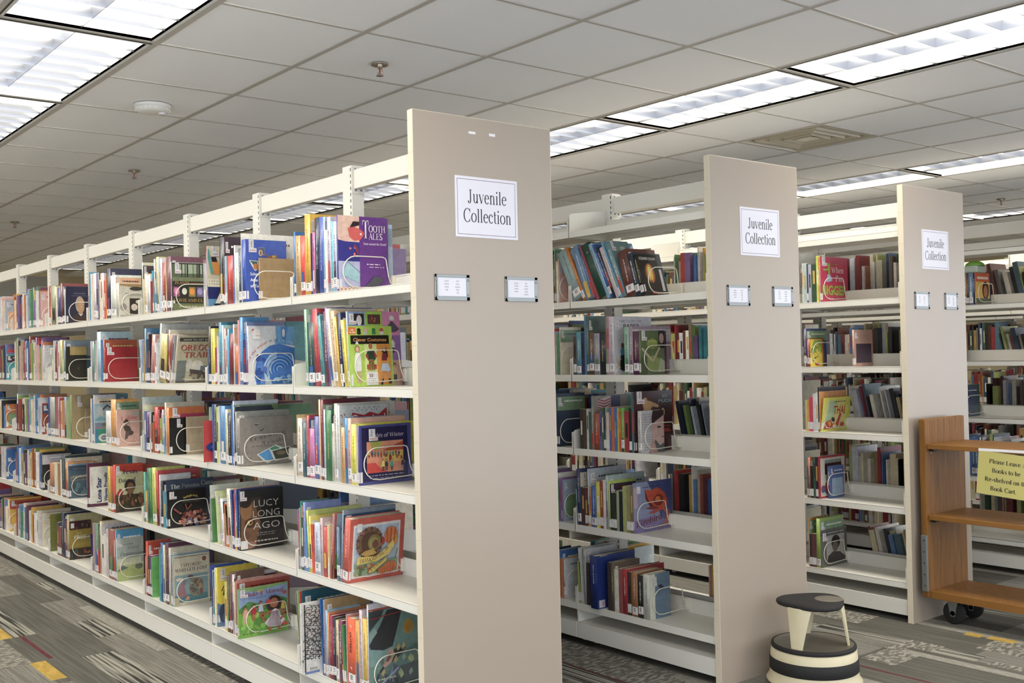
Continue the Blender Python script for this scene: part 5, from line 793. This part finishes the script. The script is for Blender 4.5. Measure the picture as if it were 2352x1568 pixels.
def _bigger(a):
    a.tagL(.05, .82, 1.1); a.text('When', .62, .65, .12, 'ece4dc', 'c', .01, .46, True); a.text("I'm", .68, .46, .13, 'ece4dc', 'c', .01, .32, True); a.marks(.4, .62, .82, .035, '98803c', 3)
    a.text('BIGGER', .5, .165, .2, '98b030', 'c', .04, .92); a.poly([(.24, .86), (.34, .86), (.33, .62), (.26, .60)], '90ac38'); a.poly([(.06, .72), (.26, .74), (.26, .70), (.1, .69)], '90ac38'); a.poly([(.18, .44), (.24, .62), (.34, .60), (.42, .48), (.3, .45)], 'a8c0d8'); a.marks(.2, .45, .08, .015, 'e898b0', 1); a.marks(.55, .92, .075, .015, 'e898b0', 2)
def _spider(a): a.rect(0, 0, 1, .97, 'e0c828'); a.poly([(0, .5), (.3, .95), (.9, .95), (.9, .5), (.4, .5)], '88a040'); a.line([(.15, .7), (.3, .3), (.2, .2)], .006, '302818'); a.line([(.3, .3), (.5, .35), (.7, .5)], .005, '483820'); a.ell(.5, .1, .16, .06, 'c04828'); a.blobs(3, .1, .1, .8, .9, ['c8b030', 'a8a838', 'e0d040'], 12, .1); a.rect(.9, 0, 1, 1, 'b04028')
def _thai(a): a.rect(.04, .06, .84, .94, 'd8cc70'); a.poly([(.06, .06), (.2, .9), (.5, .86), (.4, .4)], 'a8c098'); a.text('THAI', .6, .5, .24, 'c02820', 'c', .02, .42, rot=.0); a.poly([(.5, .2), (.62, .5), (.7, .5), (.6, .12)], 'c02820'); a.poly([(.06, .06), (.16, .3), (.3, .34), (.5, .1), (.46, .06)], 'b84830'); a.blobs(2, .08, .1, .5, .4, ['c03020', 'e8e0d0', '302820', 'd89040'], 18, .05); a.ell(.74, .18, .08, .07, 'c02838'); a.marks(.4, .8, .86, .025, '807c48', 2)
def _redframe(a): a.rect(.06, .04, .96, .95, 'c8c4b0'); a.rect(.22, .82, .84, .90, '8c9088'); a.rect(.22, .55, .84, .82, '481c20'); a.text('JAGUAR', .55, .66, .08, '8c2028', 'c', .01, .5) if False else a.marks(.28, .8, .66, .08, '8c2028', 4); a.blobs(2, .08, .1, .9, .5, ['a83848', '486080', 'd8d0b8', 'c8a060'], 24, .08)
def _portrait(a): a.rect(.0, .84, 1, .94, '504c48'); a.marks(.24, .9, .87, .04, 'a8a498', 3); a.rect(.2, .1, .9, .82, 'a8a49c'); a.ell(.56, .62, .17, .19, '282220', 18); a.ell(.54, .50, .12, .13, '6c5c50', 16); a.poly([(.2, .1), (.26, .28), (.46, .38), (.72, .34), (.9, .2), (.9, .1)], '34302e'); a.tagL(.06, .72, 1.2)
def _kid(a): a.rect(0, 0, 1, .72, 'd8a838'); a.rect(.1, .8, .9, .88, 'e0c8b8'); a.ell(.7, .45, .24, .28, '3c2420', 18); a.ell(.7, .42, .15, .19, 'a86c48', 16); a.rect(0, 0, 1, .2, '4c5840')
ART = {k[1:]: v_ for k, v_ in list(globals().items()) if k.startswith('_') and callable(v_) and k[1:] in ('tooth panels clever carnival winter thanks flower peek outside hat sail atlas water garden tracking lucy yelblue shake plants oregon orange board panama reach explor first red house lafitte lonestar texas depress adam blktan lincoln free here fire paper green flag somuch face firebird bluebox grey bigger spider thai redframe portrait kid').split()}
LOOK = {'kid': 'orange paperback with a dark haired girl, top shelf of the far right range', 'tooth': 'purple Tooth Tales book with a grey mouse and a red tongue on its cover', 'panels': 'tall craft book whose cover shows pink, green and lilac costume panels', 'clever': 'lime and orange Clever Costumes book with three dressed up children',
 'carnival': 'white book with a torn red Carnival title', 'winter': 'dark blue Lights of Winter book with a painted village square', 'thanks': 'red bordered Thanksgiving Is book with a painted turkey', 'flower': 'red spined book with green leaves on its cover',
 'peek': 'tall black and white patterned book with an orange head, sticking out of the shelf', 'outside': 'thick orange book with OUTSIDE down its spine', 'hat': 'large blue green picture book showing a dark witch hat and shoe', 'sail': 'beige book with a lighthouse and sailing boat',
 'atlas': 'large royal blue School Atlas of Texas', 'water': 'blue and white picture book with a breaking wave, All the water in the world', 'garden': 'red framed gardening book with a round blue badge', 'tracking': 'grey book with scrawled Tracking Trash title and tilted snapshots',
 'lucy': 'black Lucy Long Ago book with half a brown face', 'yelblue': 'tall book with a yellow and slate blue cover', 'shake': 'green Shake It, Morena! picture book with a girl in a striped dress', 'plants': 'dark Plants on the Trail book with four flower pictures',
 'oregon': 'tan Oregon Trail book with a covered wagon', 'orange': 'book with an orange and pink banded cover', 'board': 'dark spined book with a plain cover and white label', 'panama': 'slate blue book titled The Panama Canal', 'reach': 'black Reaching for the Sun book with a crowd of children',
 'explor': 'cream Explorers Who Got Lost book with a sea creature scene', 'first': 'cream book with a brown ragged frame and a black photograph', 'red': 'plain bright red book with a white label', 'house': 'pale book with a pointed roof and a round white badge',
 'lafitte': 'salmon pink Lafitte book with a pirate drawing', 'lonestar': 'purple edged Lone Star Waves Proudly book sticking out of the shelf', 'texas': 'red and cream Texas book with a crowded battle scene', 'depress': 'misty green Great Depression book with a meadow',
 'adam': 'navy Adams biography with an old man portrait', 'blktan': 'black book with a tan label block', 'lincoln': "slate Lincoln's Grave Robbers book", 'free': 'mustard banded book with FREE in pale letters', 'here': "large grey green Where's book leaning behind smaller ones",
 'fire': 'black paperback with a glowing flame and SUZANNE COLLINS', 'paper': 'white The Story of Paper book', 'green': 'green book with a dark haired figure', 'flag': 'grey book with a flag across the top', 'somuch': 'dark brown book titled So Much with raised hands',
 'face': 'white paperback with half a young face', 'firebird': 'lilac Firebird picture book with a red bird', 'bluebox': 'thick dark blue slipcase with a square white label', 'grey': 'slate blue book with a cream spine', 'bigger': "bright pink When I'm Bigger book",
 'spider': 'small yellow and green paperback at the left of the right range second shelf', 'thai': 'bright yellow Thai book with red letters', 'redframe': 'red framed book behind a small blue book, fourth shelf of the right range', 'portrait': 'grey book with a portrait photograph'}
def book_mesh(mb, pg, lb, t, h, d, col, seed, art=None, fine=True):
    """cover boards and spine into mb, paper into pg, library label into lb; spine at x=0, front cover faces -y"""
    r_ = random.Random(seed); c0 = K(col); bt = .0022 if t > .009 else .0009; ins = .003 if t > .009 else .0006
    if not fine:
        mb.box(0, d, 0, t, 0, h, 0, c0); mb.box(.004, d-.002, t*.12, t*.88, h-.001, h+.0006, 0, K('cfc6b0'))
        if r_.random() < .6: mb.box(-.0006, .0004, .0005, t-.0005, .012, .05, 0, K('dcd8d4'))
        if r_.random() < .6:
            a = r_.uniform(.3, .5)*h; mb.box(-.0005, .0004, t*.3, t*.7, a, a+h*.35, 0, K(r_.choice(['e8e0c8', '282428', 'c8a040', 'b03038'])))
        return
    mb.box(.001, d, 0, bt, 0, h, 0, c0); mb.box(.001, d, t-bt, t, 0, h, 0, c0)
    if t > .009:      # rounded spine
        n = 6; vs = []
        for z in (0, h):
            for i in range(n+1): a = math.pi*i/n; vs.append((.0035-.0045*math.sin(a), t/2-t/2*math.cos(a), z))
            for i in range(n+1): a = math.pi*i/n; vs.append((.005-.004*math.sin(a), t/2-(t/2-.0015)*math.cos(a), z))
        m_ = 2*(n+1); fs = []
        for i in range(n): fs += [(i, m_+i, m_+i+1, i+1), (n+1+i, n+2+i, m_+n+2+i, m_+n+1+i), (i, i+1, n+2+i, n+1+i), (m_+i+1, m_+i, m_+n+1+i, m_+n+2+i)]
        mb.mesh(vs, fs, 0, c0, True)
    else: mb.box(0, .0014, 0, t, 0, h, 0, c0)
    # page block
    pg.box(.004 if t > .009 else .0012, d-ins, bt, t-bt, ins, h-ins)
    x0 = -.00135 if t > .009 else -.0004
    e = t*.26 if t > .009 else t*.12
    # spine print: a lettering strip and bands
    lum = sum(c0)/3; pc = r_.choice(['f0ece0', 'e8d080', 'ffffff']) if lum < .35 else r_.choice(['282430', '802028', '203868'])
    if art == 'outside':
        ps, wd = sans('OUTSIDE', .018, .02)
        for p in ps: mb.poly([(x0, t*.66-y, h*.80-x) for x, y in p], 0, K('2c1c18'))
        mb.poly([(x0, t*.45, h*.9), (x0, t*.6, h*.9), (x0, t*.4, h*.86)], 0, K('f4f0e8')); mb.poly([(x0, t*.45, h*.3), (x0, t*.6, h*.3), (x0, t*.4, h*.26)], 0, K('f4f0e8'))
    else:
        if r_.random() < .35:
            a = r_.uniform(.0, .25)*h; mb.poly([(x0+.0002, e, a), (x0+.0002, t-e, a), (x0+.0002, t-e, a+h*.3), (x0+.0002, e, a+h*.3)][::-1], 0, K(r_.choice(['c84030', '3060a0', '302830', 'd8b040', '508850', 'd8d4c8', '804868'])))
        z = h*r_.uniform(.80, .9); zl = h*r_.uniform(.3, .42); pk = tuple(p_*.6+q_*.4 for p_, q_ in zip(K(pc), c0)); yw0 = min(t*.14, .0035)
        while z > zl and r_.random() < .995:
            l = r_.uniform(.0012, .0042); yw = yw0*r_.uniform(.6, 1); sh = r_.choice([0, 0, -.3, .3])*yw0
            mb.poly([(x0, t/2-yw+sh, z-l), (x0, t/2-yw+sh, z), (x0, t/2+yw, z), (x0, t/2+yw, z-l)], 0, pk); z -= l+r_.choice([.0008, .001, .0012, .004])
    if r_.random() < .72 and art != 'bluebox':
        lh = r_.uniform(.030, .038); z0 = r_.uniform(.008, .02); xl = x0-.0003; w_ = K('e0dcd8')
        lb.mesh([(xl, e*.6, z0), (xl, t-e*.6, z0), (xl, t-e*.6, z0+lh), (xl, e*.6, z0+lh), (.004, -.0004, z0), (.004, -.0004, z0+lh), (.012, -.0004, z0), (.012, -.0004, z0+lh)], [(3, 2, 1, 0), (4, 0, 3, 5), (6, 4, 5, 7)], 0, w_)
        lb.poly([(xl-.0001, e*.7, z0+.003), (xl-.0001, e*.7, z0+.0045), (xl-.0001, t-e*.7, z0+.0045), (xl-.0001, t-e*.7, z0+.003)], 0, K('c87878'))
        for q in range(3):
            zz = z0+lh*.35+q*.006; lb.poly([(xl-.0001, t*.35, zz), (xl-.0001, t*.35, zz+.003), (xl-.0001, t*.65, zz+.003), (xl-.0001, t*.65, zz)], 0, K('484448'))
    a = Art(mb, d, h)
    if art and art in ART:
        mb_v = len(mb.v); ART[art](a)
    else:
        k_ = r_.random(); c2 = r_.choice(['d8c8a8', '90a8c0', 'b85040', '305878', 'd8b850', '78986c', 'c8c4c8', '483848', 'e0a880'])
        if k_ < .4: a.rect(.1, .1, .92, .62, c2)
        elif k_ < .7: a.rect(0, .68, 1, .94, c2)
        a.tagL(.05, .78, .9)
        if k_ > .25: a.marks(.26, .9, .84, .028, pc, seed)
    # text slices may run outside the cover: they were clamped to it
GROUP = {0: 'books on the long left range', 1: 'books on the middle range', 2: 'books on the right range'}
LVN = {1: 'top', 2: 'second', 3: 'third', 4: 'fourth', 5: 'bottom'}
BAYN = ['nearest', 'second', 'third', 'fourth', 'fifth', 'sixth', 'seventh', 'eighth', 'ninth']
PAL = ['c84038', 'e0b040', '3868a8', '2c3850', 'd8d0b8', 'a0b0c0', '589060', '70384c', 'e0dcd4', 'c87840', '886898', '48a0a8', '303034', 'b8a888', 'c8c8cc', '984838', '90a858', '6088b8', 'd8a8a0', 'e8e4d8', 'ccd8dc', 'e8dcc0']
PALB = ['303034', '5a3028', '283850', 'b0a078', '8c2830', 'c8c0a0', '385840', '6a5848', '905038', '40506c', 'a88848', '706c68', '201c1c', 'd0c8b8', '7c3038', '4c6878', 'e0d8c0', 'c8c8d0', '5878a8', 'a8b060', 'd8c8a0', 'e0dcd0']
specs = []; have = set()
for row, sec, lv, s_ in SHELF_BOOKS:
    have.add((row, sec, lv)); L = []
    for q in s_.split(';'):
        f = q.split(' '); L.append(dict(y=float(f[0]), t=float(f[1]), h=float(f[2]), d=None if f[3] == '-' else float(f[3]), ln=float(f[4]), dx=float(f[5]), col=f[6], art=f[7] if len(f) > 7 and f[7] else None))
    specs.append((row, sec, lv, -1, L))
def fill(row, sec, lv, side, frac, pal, seed, lean=0):
    r_ = random.Random(seed); y0, y1 = bay_y(sec); L = []
    if side < 0: y = y1-.012; end = y1-.012-(y1-y0-.03)*frac
    else: y = y0+.012+(y1-y0-.03)*frac; end = y0+.012
    hb = r_.uniform(.18, .25)
    while y > end:
        t = r_.choice([.006, .009, .012, .016, .02, .026, .032])*r_.uniform(.8, 1.2)
        if y-t < end: break
        L.append(dict(y=y-t, t=t, h=min(.292, hb*r_.uniform(.82, 1.15)), d=r_.uniform(.13, .21), ln=lean, dx=r_.uniform(0, .02), col=r_.choice(pal), art=None)); y -= t+.0006
    specs.append((row, sec, lv, side, L))
sd = 100
for row, nb in ((0, 8), (1, 7), (2, 5), (3, 5), (4, 5), (5, 5)):
    for sec in range(nb):
        for lv in range(1, 6):
            for side in (-1, 1):
                sd += 1; r_ = random.Random(sd)
                if side < 0 and (row, sec, lv) in have: continue
                if (row, sec, lv, side) == (0, 0, 1, 1):
                    specs.append((0, 0, 1, 1, [dict(y=.42, t=.012, h=.235, d=.20, ln=0, dx=.02, col='6a3c58', art=None), dict(y=.40, t=.012, h=.20, d=.24, ln=0, dx=0, col='c4b27c', art=None)])); continue
                fr = r_.uniform(.7, .93) if row == 0 else r_.uniform(.4, .85)
                if side > 0 and row == 0: fr = r_.uniform(.3, .6)
                if side > 0 and row == 0 and sec == 0: fr = .4
                if row >= 1 and side < 0 and sec == 1: fr = .9
                fill(row, sec, lv, side, fr, PAL if row in (0, 1) else PALB, sd, r_.choice([0, 0, 0, 12]) if side > 0 else 0)
# single face-out paperback on the right range, brown board books behind covers
specs.append((2, 0, 2, -1, [dict(y=.305, t=.012, h=.19, d=.17, ln=0, dx=.004, col='b89080', art=None)]))
specs.append((2, 0, 4, -1, [dict(y=.500, t=.022, h=.17, d=.12, ln=0, dx=.055, col='5068a0', art=None)]))
specs.append((0, 1, 1, -1, [dict(y=1.262, t=.012, h=.185, d=.19, ln=0, dx=.052, col='a88858', art='blank')]))
specs.append((0, 2, 3, -1, [dict(y=2.126, t=.012, h=.18, d=.15, ln=0, dx=.075, col='b8a280', art='blank')]))
specs.append((0, 4, 3, -1, [dict(y=3.655, t=.012, h=.18, d=.15, ln=0, dx=.07, col='a08c68', art='blank')]))
ART['blank'] = lambda a: None
LOOK['blank'] = 'plain tan cardboard backed book standing behind the wire bookend'
# how large each shows in the picture (rough): distance, and whether hidden behind a nearer range
cam_p = Vector((-1.8824, -2.7996, 1.3641))
def seen(row, sec, lv, side, L, i):
    b = L[i]; x = row*P+.018+b['dx'] if side < 0 else row*P+W-.018
    p = Vector((x, b['y'], LV[lv]+b['h']/2)); dist = (p-cam_p).length
    q = fw.dot(p-cam_p); sx_ = 1176+2425*rt.dot(p-cam_p)/q; 
    if sx_ < 0 or sx_ > 2352: return 0
    if side > 0: return .00001
    lim = {0: (0, 950), 1: (1270, 1640), 2: (1842, 2075), 3: (2212, 2352)}.get(row)
    if b['art']: return 1
    if not lim or not lim[0] <= sx_ <= lim[1]: return .00002
    if row == 3: return .0004
    cover = b['d'] or .16
    nxt = L[i+1] if i+1 < len(L) else None
    vis = b['t']*.6+(cover if not nxt else max(0, b['h']-nxt['h'])*.5+.004)
    return vis*b['h']/dist**2
cand = []
for gi, (row, sec, lv, side, L) in enumerate(specs):
    for i, b in enumerate(L):
        if b['d'] is None: b['d'] = .15+.06*random.Random(gi*97+i).random()
        cand.append((seen(row, sec, lv, side, L, i), gi, i))
cand.sort(reverse=True); pick = {(g_, i) for _, g_, i in cand[:300]}
stuff = MB(); used = {}; pending = []
for gi, (row, sec, lv, side, L) in enumerate(specs):
    z0 = LV[lv]+.0005; n = len(L)
    for i, b in enumerate(L):
        th = math.radians(b['ln']); xf_ = row*P+.018+b['dx']
        if side > 0:
            Mx = Matrix.Translation((row*P+W-.018-b['dx'], b['y']+b['t'], z0)) @ Matrix.Rotation(math.pi, 4, 'Z')
            if th: Mx = Matrix.Translation((0, 0, b['t']*math.sin(th)*0)) @ Matrix.Translation((row*P+W-.018, b['y'], z0)) @ Matrix.Rotation(-th, 4, 'X') @ Matrix.Translation((0, b['t'], 0)) @ Matrix.Rotation(math.pi, 4, 'Z')
        else: Mx = Matrix.Translation((xf_, b['y'], z0+max(0, b['t']*math.sin(th)))) @ Matrix.Rotation(-th, 4, 'X')
        if (gi, i) in pick:
            mb, pg, lb = MB(), MB(), MB(); book_mesh(mb, pg, lb, b['t']-.0004, b['h'], b['d'], b['col'], gi*131+i, b['art'])
            o = mb.build('book', M['print']); o.matrix_world = Mx
            pg.build('page_block', M['pages'], o)
            if lb.v: lb.build('spine_label', M['label'], o)
            pending.append((o, row, sec, lv, i, b, L))
        else:
            mb = MB(); book_mesh(mb, None, None, b['t']-.0004, b['h'], b['d'], b['col'], gi*131+i, None, False); mb.xf(Mx); stuff.mesh(mb.v, [], 0)
            base = len(stuff.v)-len(mb.v)
            for f, c_ in zip(mb.f, mb.c): stuff.f.append(tuple(base+k for k in f)); stuff.m.append(0); stuff.c.append(c_); stuff.sm.append(False)
o = stuff.build('books', M['print']); o['kind'] = 'stuff'; o['label'] = 'hundreds of smaller books filling the farther shelves and back sides of the ranges'; o['category'] = 'books'
# labels
taken = set()
for o, row, sec, lv, i, b, L in pending:
    where = f"{LVN[lv]} shelf, {BAYN[sec]} bay of the {RN[row]} range"
    wo = f"{LVN[lv]} shelf, {BAYN[sec]} bay, {RN[row]} range"
    if b['art'] in LOOK: l = LOOK[b['art']]
    else:
        l = None
        c_ = cname(b['col']); size = ('very thin ' if b['t'] < .008 else 'thin ' if b['t'] < .016 else 'thick ' if b['t'] > .03 else '')+('tall ' if b['h'] > .255 else 'short ' if b['h'] < .19 else '')
        pv = cname(L[i-1]['col']) if i > 0 else None; nx = cname(L[i+1]['col']) if i+1 < len(L) else None
        bet = f'between {pv} and {nx}' if pv and nx else (f'left of {nx}' if nx else f'right of {pv}' if pv else 'alone')
        for cnd in (f'{size}{c_} book {bet}, {wo}', f'{size}{c_} book {bet}, place {i+1}, {LVN[lv]} shelf, {BAYN[sec]} bay, {RN[row]}'):
            if cnd not in taken: l = cnd; break
        l = l or f'{c_} book, {ordn[min(i, 14)]} from the left, {wo}'
    if len(l.split()) > 16: l = l.replace(' range', '').replace(' bay', '', 1) if len(l.replace(' range', '').split()) > 16 else l.replace(' range', '')
    taken.add(l); tag(o, ' '.join(l.split()[:16]), 'book', GROUP.get(row, 'books'))
# wire bookends: one at the near end of each row of books
def bookend_curve():
    p = [(.248, .030), (.236, .036), (.228, .060), (.220, .112)]
    p += [(.205+.015*math.cos(math.radians(a)), .113+.015*math.sin(math.radians(a))) for a in (10, 45, 90)]
    p += [(.150, .1285), (.100, .128)]+[(.092+.055*math.cos(math.radians(a)), .0715+.0565*math.sin(math.radians(a))) for a in range(100, 265, 15)]
    p += [(.100, .0145), (.15, .016), (.225, .019), (.248, .021)]
    return p
bc = bookend_curve(); bemesh = None
for gi, (row, sec, lv, side, L) in enumerate(specs):
    if side > 0 or row > 3 or not L or L[0]['art'] == 'blank' or len(L) == 1: continue
    y = L[-1]['y']; x = row*P+.018
    p = Vector((x, y, LV[lv])); q = fw.dot(p-cam_p); sx_ = 1176+2425*rt.dot(p-cam_p)/q
    if not (-60 < sx_ < (2420 if row == 3 else [945, 1650, 2085][row])) or (row > 0 and sx_ < [0, 1260, 1840, 2200][row]): continue
    y -= .006 if not any(s2[:3] == (row, sec, lv) and s2[4] and s2[4][0]['art'] == 'blank' for s2 in specs) else .044
    if (row, sec, lv) == (2, 0, 4): y = .492
    y = max(y, bay_y(sec)[0]+.008)
    if bemesh is None:
        b = MB(); b.tube([(u, 0, v_) for u, v_ in bc], .0021); b.rbox(.242, .258, -.012, .012, .012, .060, .002)
        o = b.build('wire_bookend', M['wire']); bemesh = o.data
    else: o = link('wire_bookend', bemesh)
    o.location = (row*P-.004, y, LV[lv]+.001)
    tag(o, f'cream wire bookend on the {LVN[lv]} shelf, {BAYN[sec]} bay of the {RN[row]} range', 'bookend', 'wire bookends')
# ---------------------------------------------------------------- step stool
sx, sy = 1.765, -.207
t = thing('step_stool', 'round cream two-step stool with black bands and rubber treads beside the middle end panel', 'step stool', (sx, sy, 0))
b = MB(); b.lathe([(.176, .022), (.187, .012), (.190, .018), (.186, .026), (.178, .034), (.174, .062)], n=72); b.lathe([(.1725, .112), (.168, .145), (.160, .150)], n=72); b.build('base_skirt', M['cream'], t)
b = MB(); b.lathe([(.1735, .060), (.177, .063), (.176, .110), (.1715, .113)], n=72); b.build('rubber_band', M['rubber'], t)
b = MB(); b.lathe([(.160, .147), (.1655, .150), (.167, .157), (.164, .164), (.155, .166), (.154, .164), (.001, .164)], n=72); b.build('lower_tread', M['wornrubber'], t)
b = MB(); b.lathe([(.1625, .149), (.168, .151), (.169, .158), (.1655, .1655), (.158, .167)], n=72); b.build('tread_rim', M['rubber'], t)
for k in range(3):
    an0 = math.radians([188, 303, 50][k]); b = MB()
    def P_(r, a, z): return (r*math.cos(a), r*math.sin(a), z)
    n = 6
    for r_off in (0,):
        vs = []; fs = []
        for z, hw in ((.163, .17), (.20, .22), (.25, .30), (.30, .40), (.322, .46)):
            rr = .142-(z-.163)*.12
            for q in range(n+1):
                a = an0-hw+2*hw*q/n; vs.append(P_(rr, a, z))
            for q in range(n+1):
                a = an0-hw+2*hw*q/n; vs.append(P_(rr-.007, a, z))
        m_ = 2*(n+1)
        for l_ in range(4):
            o0, o1 = l_*m_, (l_+1)*m_
            for q in range(n): fs += [(o0+q, o0+q+1, o1+q+1, o1+q), (o0+n+1+q+1, o0+n+1+q, o1+n+1+q, o1+n+1+q+1)]
            fs += [(o0+n+1, o0, o1, o1+n+1), (o0+n, o0+2*n+1, o1+2*n+1, o1+n)]
        b.mesh(vs, fs)
    b.build('leg', M['cream'], t)
b = MB(); b.lathe([(.001, .318), (.118, .318), (.126, .321)], n=72, lobes=3, amp=.08); b.build('seat_plate', M['cream'], t)
b = MB(); b.lathe([(.120, .318), (.130, .319), (.1335, .326), (.132, .333), (.126, .337), (.10, .338), (.001, .338)], n=96, lobes=3, amp=.085); tt = b.build('upper_tread', M['rubber'], t)
b = MB(); b.lathe([(.001, .3392), (.054, .3392), (.057, .3385)], x=.054, y=-.042, n=40); b.build('worn_patch', M['wornrubber'], tt)
for k in range(3):
    an = math.radians([150, 270, 30][k]); b = MB(); cx_, cy_ = .13*math.cos(an), .13*math.sin(an)
    b.box(cx_-.006, cx_+.006, cy_-.006, cy_+.006, .014, .06)
    c_ = MB(); c_.lathe([(.001, -.006), (.013, -.006), (.014, 0), (.013, .006), (.001, .006)], n=16); c_.xf(Matrix.Translation((cx_, cy_, .0142)) @ Matrix.Rotation(math.pi/2, 4, 'X')); b.mesh(c_.v, c_.f)
    b.build('caster', M['grey_metal'], t)

# ---------------------------------------------------------------- book cart
t = thing('book_cart', 'oak veneer book cart with three flat shelves and black casters beside the right end panel', 'book cart', (0, 0, 0))
X0, X1, Y1, Y0 = 2.93, 3.285, -.032, -1.02
for ya in (Y1-.032, Y0):
    b = MB(); b.rbox(X0-.022, X1+.005, ya, ya+.032, .135, 1.0, .004); pn = b.build('side_panel', M['wood'], t)
    b = MB()
    for z in (.17, .88):
        for q in (.03, .325): b.rbox(X0+q-.008, X0+q+.008, ya-.002 if ya > -.5 else ya+.03, ya+.0 if ya > -.5 else ya+.034, z-.05, z-.04, .0005)
    b.build('dowel_plugs', M['woodedge'], pn)
for z in (.878, .533, .165):
    b = MB(); b.rbox(X0+.002, X1-.002, Y0+.032, Y1-.032, z-.022 if z > .2 else z-.035, z, .004); sh = b.build('cart_shelf', M['wood'], t)
    b = MB(); b.rbox(X0-.004, X0+.003, Y0+.032, Y1-.032, (z-.023 if z > .2 else z-.036), z+.0005, .002); b.build('edging', M['woodedge'], sh)
    if z > .2:
        b = MB(); b.rbox(X0+.015, X0+.05, Y1-.055, Y1-.033, z-.036, z-.023, .002); b.build('shelf_bracket', M['black'], sh)
b = MB(); b.rbox(X0-.034, X0-.021, Y1-.034, Y1-.004, .165, .438, .003)
for q in range(5): b.rbox(X0-.036, X0-.033, Y1-.023, Y1-.017, .19+q*.055, .196+q*.055, .001, 1)
b.build('bumper_strip', [M['grey_metal'], M['black']], t)
for cx_, cy_ in ((X0+.09, Y1-.10), (X1-.09, Y1-.10), (X0+.09, Y0+.12), (X1-.09, Y0+.12)):
    ct = link('caster', None, t, (cx_, cy_, 0))
    b = MB(); b.rbox(-.03, .03, -.03, .03, .118, .130, .002)
    for s_ in (-1, 1): b.prism([(-.028, .118), (.028, .118), (.010, .040), (-.010, .040)], 'x', s_*.018-.0015, s_*.018+.0015)
    b.build('fork', M['grey_metal'], ct)
    c_ = MB(); c_.lathe([(.012, -.012), (.046, -.013), (.054, -.009), (.0555, 0), (.054, .009), (.046, .013), (.012, .012)], n=40); c_.xf(Matrix.Translation((0, 0, .0556)) @ Matrix.Rotation(math.pi/2, 4, 'Y'))
    c_.build('wheel', M['rubber'], ct)
    c_ = MB(); c_.lathe([(.001, -.0195), (.012, -.0195), (.012, .0195), (.001, .0195)], n=16); c_.xf(Matrix.Translation((0, 0, .0556)) @ Matrix.Rotation(math.pi/2, 4, 'Y')); c_.build('hub', M['grey_metal'], ct)
t = thing('notice', 'yellow notice in a clear sleeve taped to the top shelf of the book cart', 'notice', (2.9225, -.325, .865))
# lies in the plane x = const, reads from far to near; slightly askew
R_ = Matrix.Rotation(math.radians(4.2), 4, 'X')
def pl(u, v_, dx=0): q = R_ @ Vector((dx, -u, v_)); return (q.x, q.y, q.z)
b = MB()
def wav(u, v_): return .0015*math.sin(u*22)+(-.006*(max(0, -v_)/.2)**2)
N_ = 12
for i in range(N_):
    for j in range(8):
        q = [(.262*(i+a)/N_, -.2*(j+c_)/8) for a, c_ in ((0, 0), (0, 1), (1, 1), (1, 0))]
        b.poly([pl(u, v_, wav(u, v_)) for u, v_ in q], 0); b.poly([pl(u, v_, wav(u, v_)+.0006) for u, v_ in q[::-1]], 0)
for text, uc, v_ in (('Please Leave All', .146, -.053), ('Books to be', .134, -.095), ('Re-shelved on this', .142, -.137), ('Book Cart.', .126, -.178)):
    ps, wd = serif(text, .0295, 1.5); wd *= .92
    for p in ps: b.poly([pl(uc-wd/2+u*.92, v_+y_, wav(uc-wd/2+u*.92, v_)-.0004) for u, y_ in p], 1)
b.build('sheet', [M['yellow_paper'], M['ink']], t)
b = MB()
b.poly([pl(u, v_, wav(u, v_)-.0012) for u, v_ in ((-.008, .006), (-.010, -.206), (.276, -.206), (.276, .006))])
b.build('sleeve', M['film'], t)
b = MB()
b.box(-.0022, -.0016, -.27, .0, -.003, .010); b.build('tape', M['tape'], t)

# plastic tub on top of the first books of the far right range
zt = LV[1]+.1935
t = thing('plastic_tub', 'small clear plastic tub with a green lid resting on books, far right top shelf', 'container', (3*P+.09, .430, zt+.0005))
b = MB(); b.rbox(-.06, .06, -.045, .045, 0, .045, .01); b.build('tub_body', noise_mat('milky_plastic', 'a8b4a8', .3), t)
b = MB(); b.lathe([(.05, .043), (.056, .047), (.052, .058), (.03, .072), (.001, .076)], n=32); b.build('lid', noise_mat('green_plastic', '6c9a3c', .35, var=.2, scale=25), t)
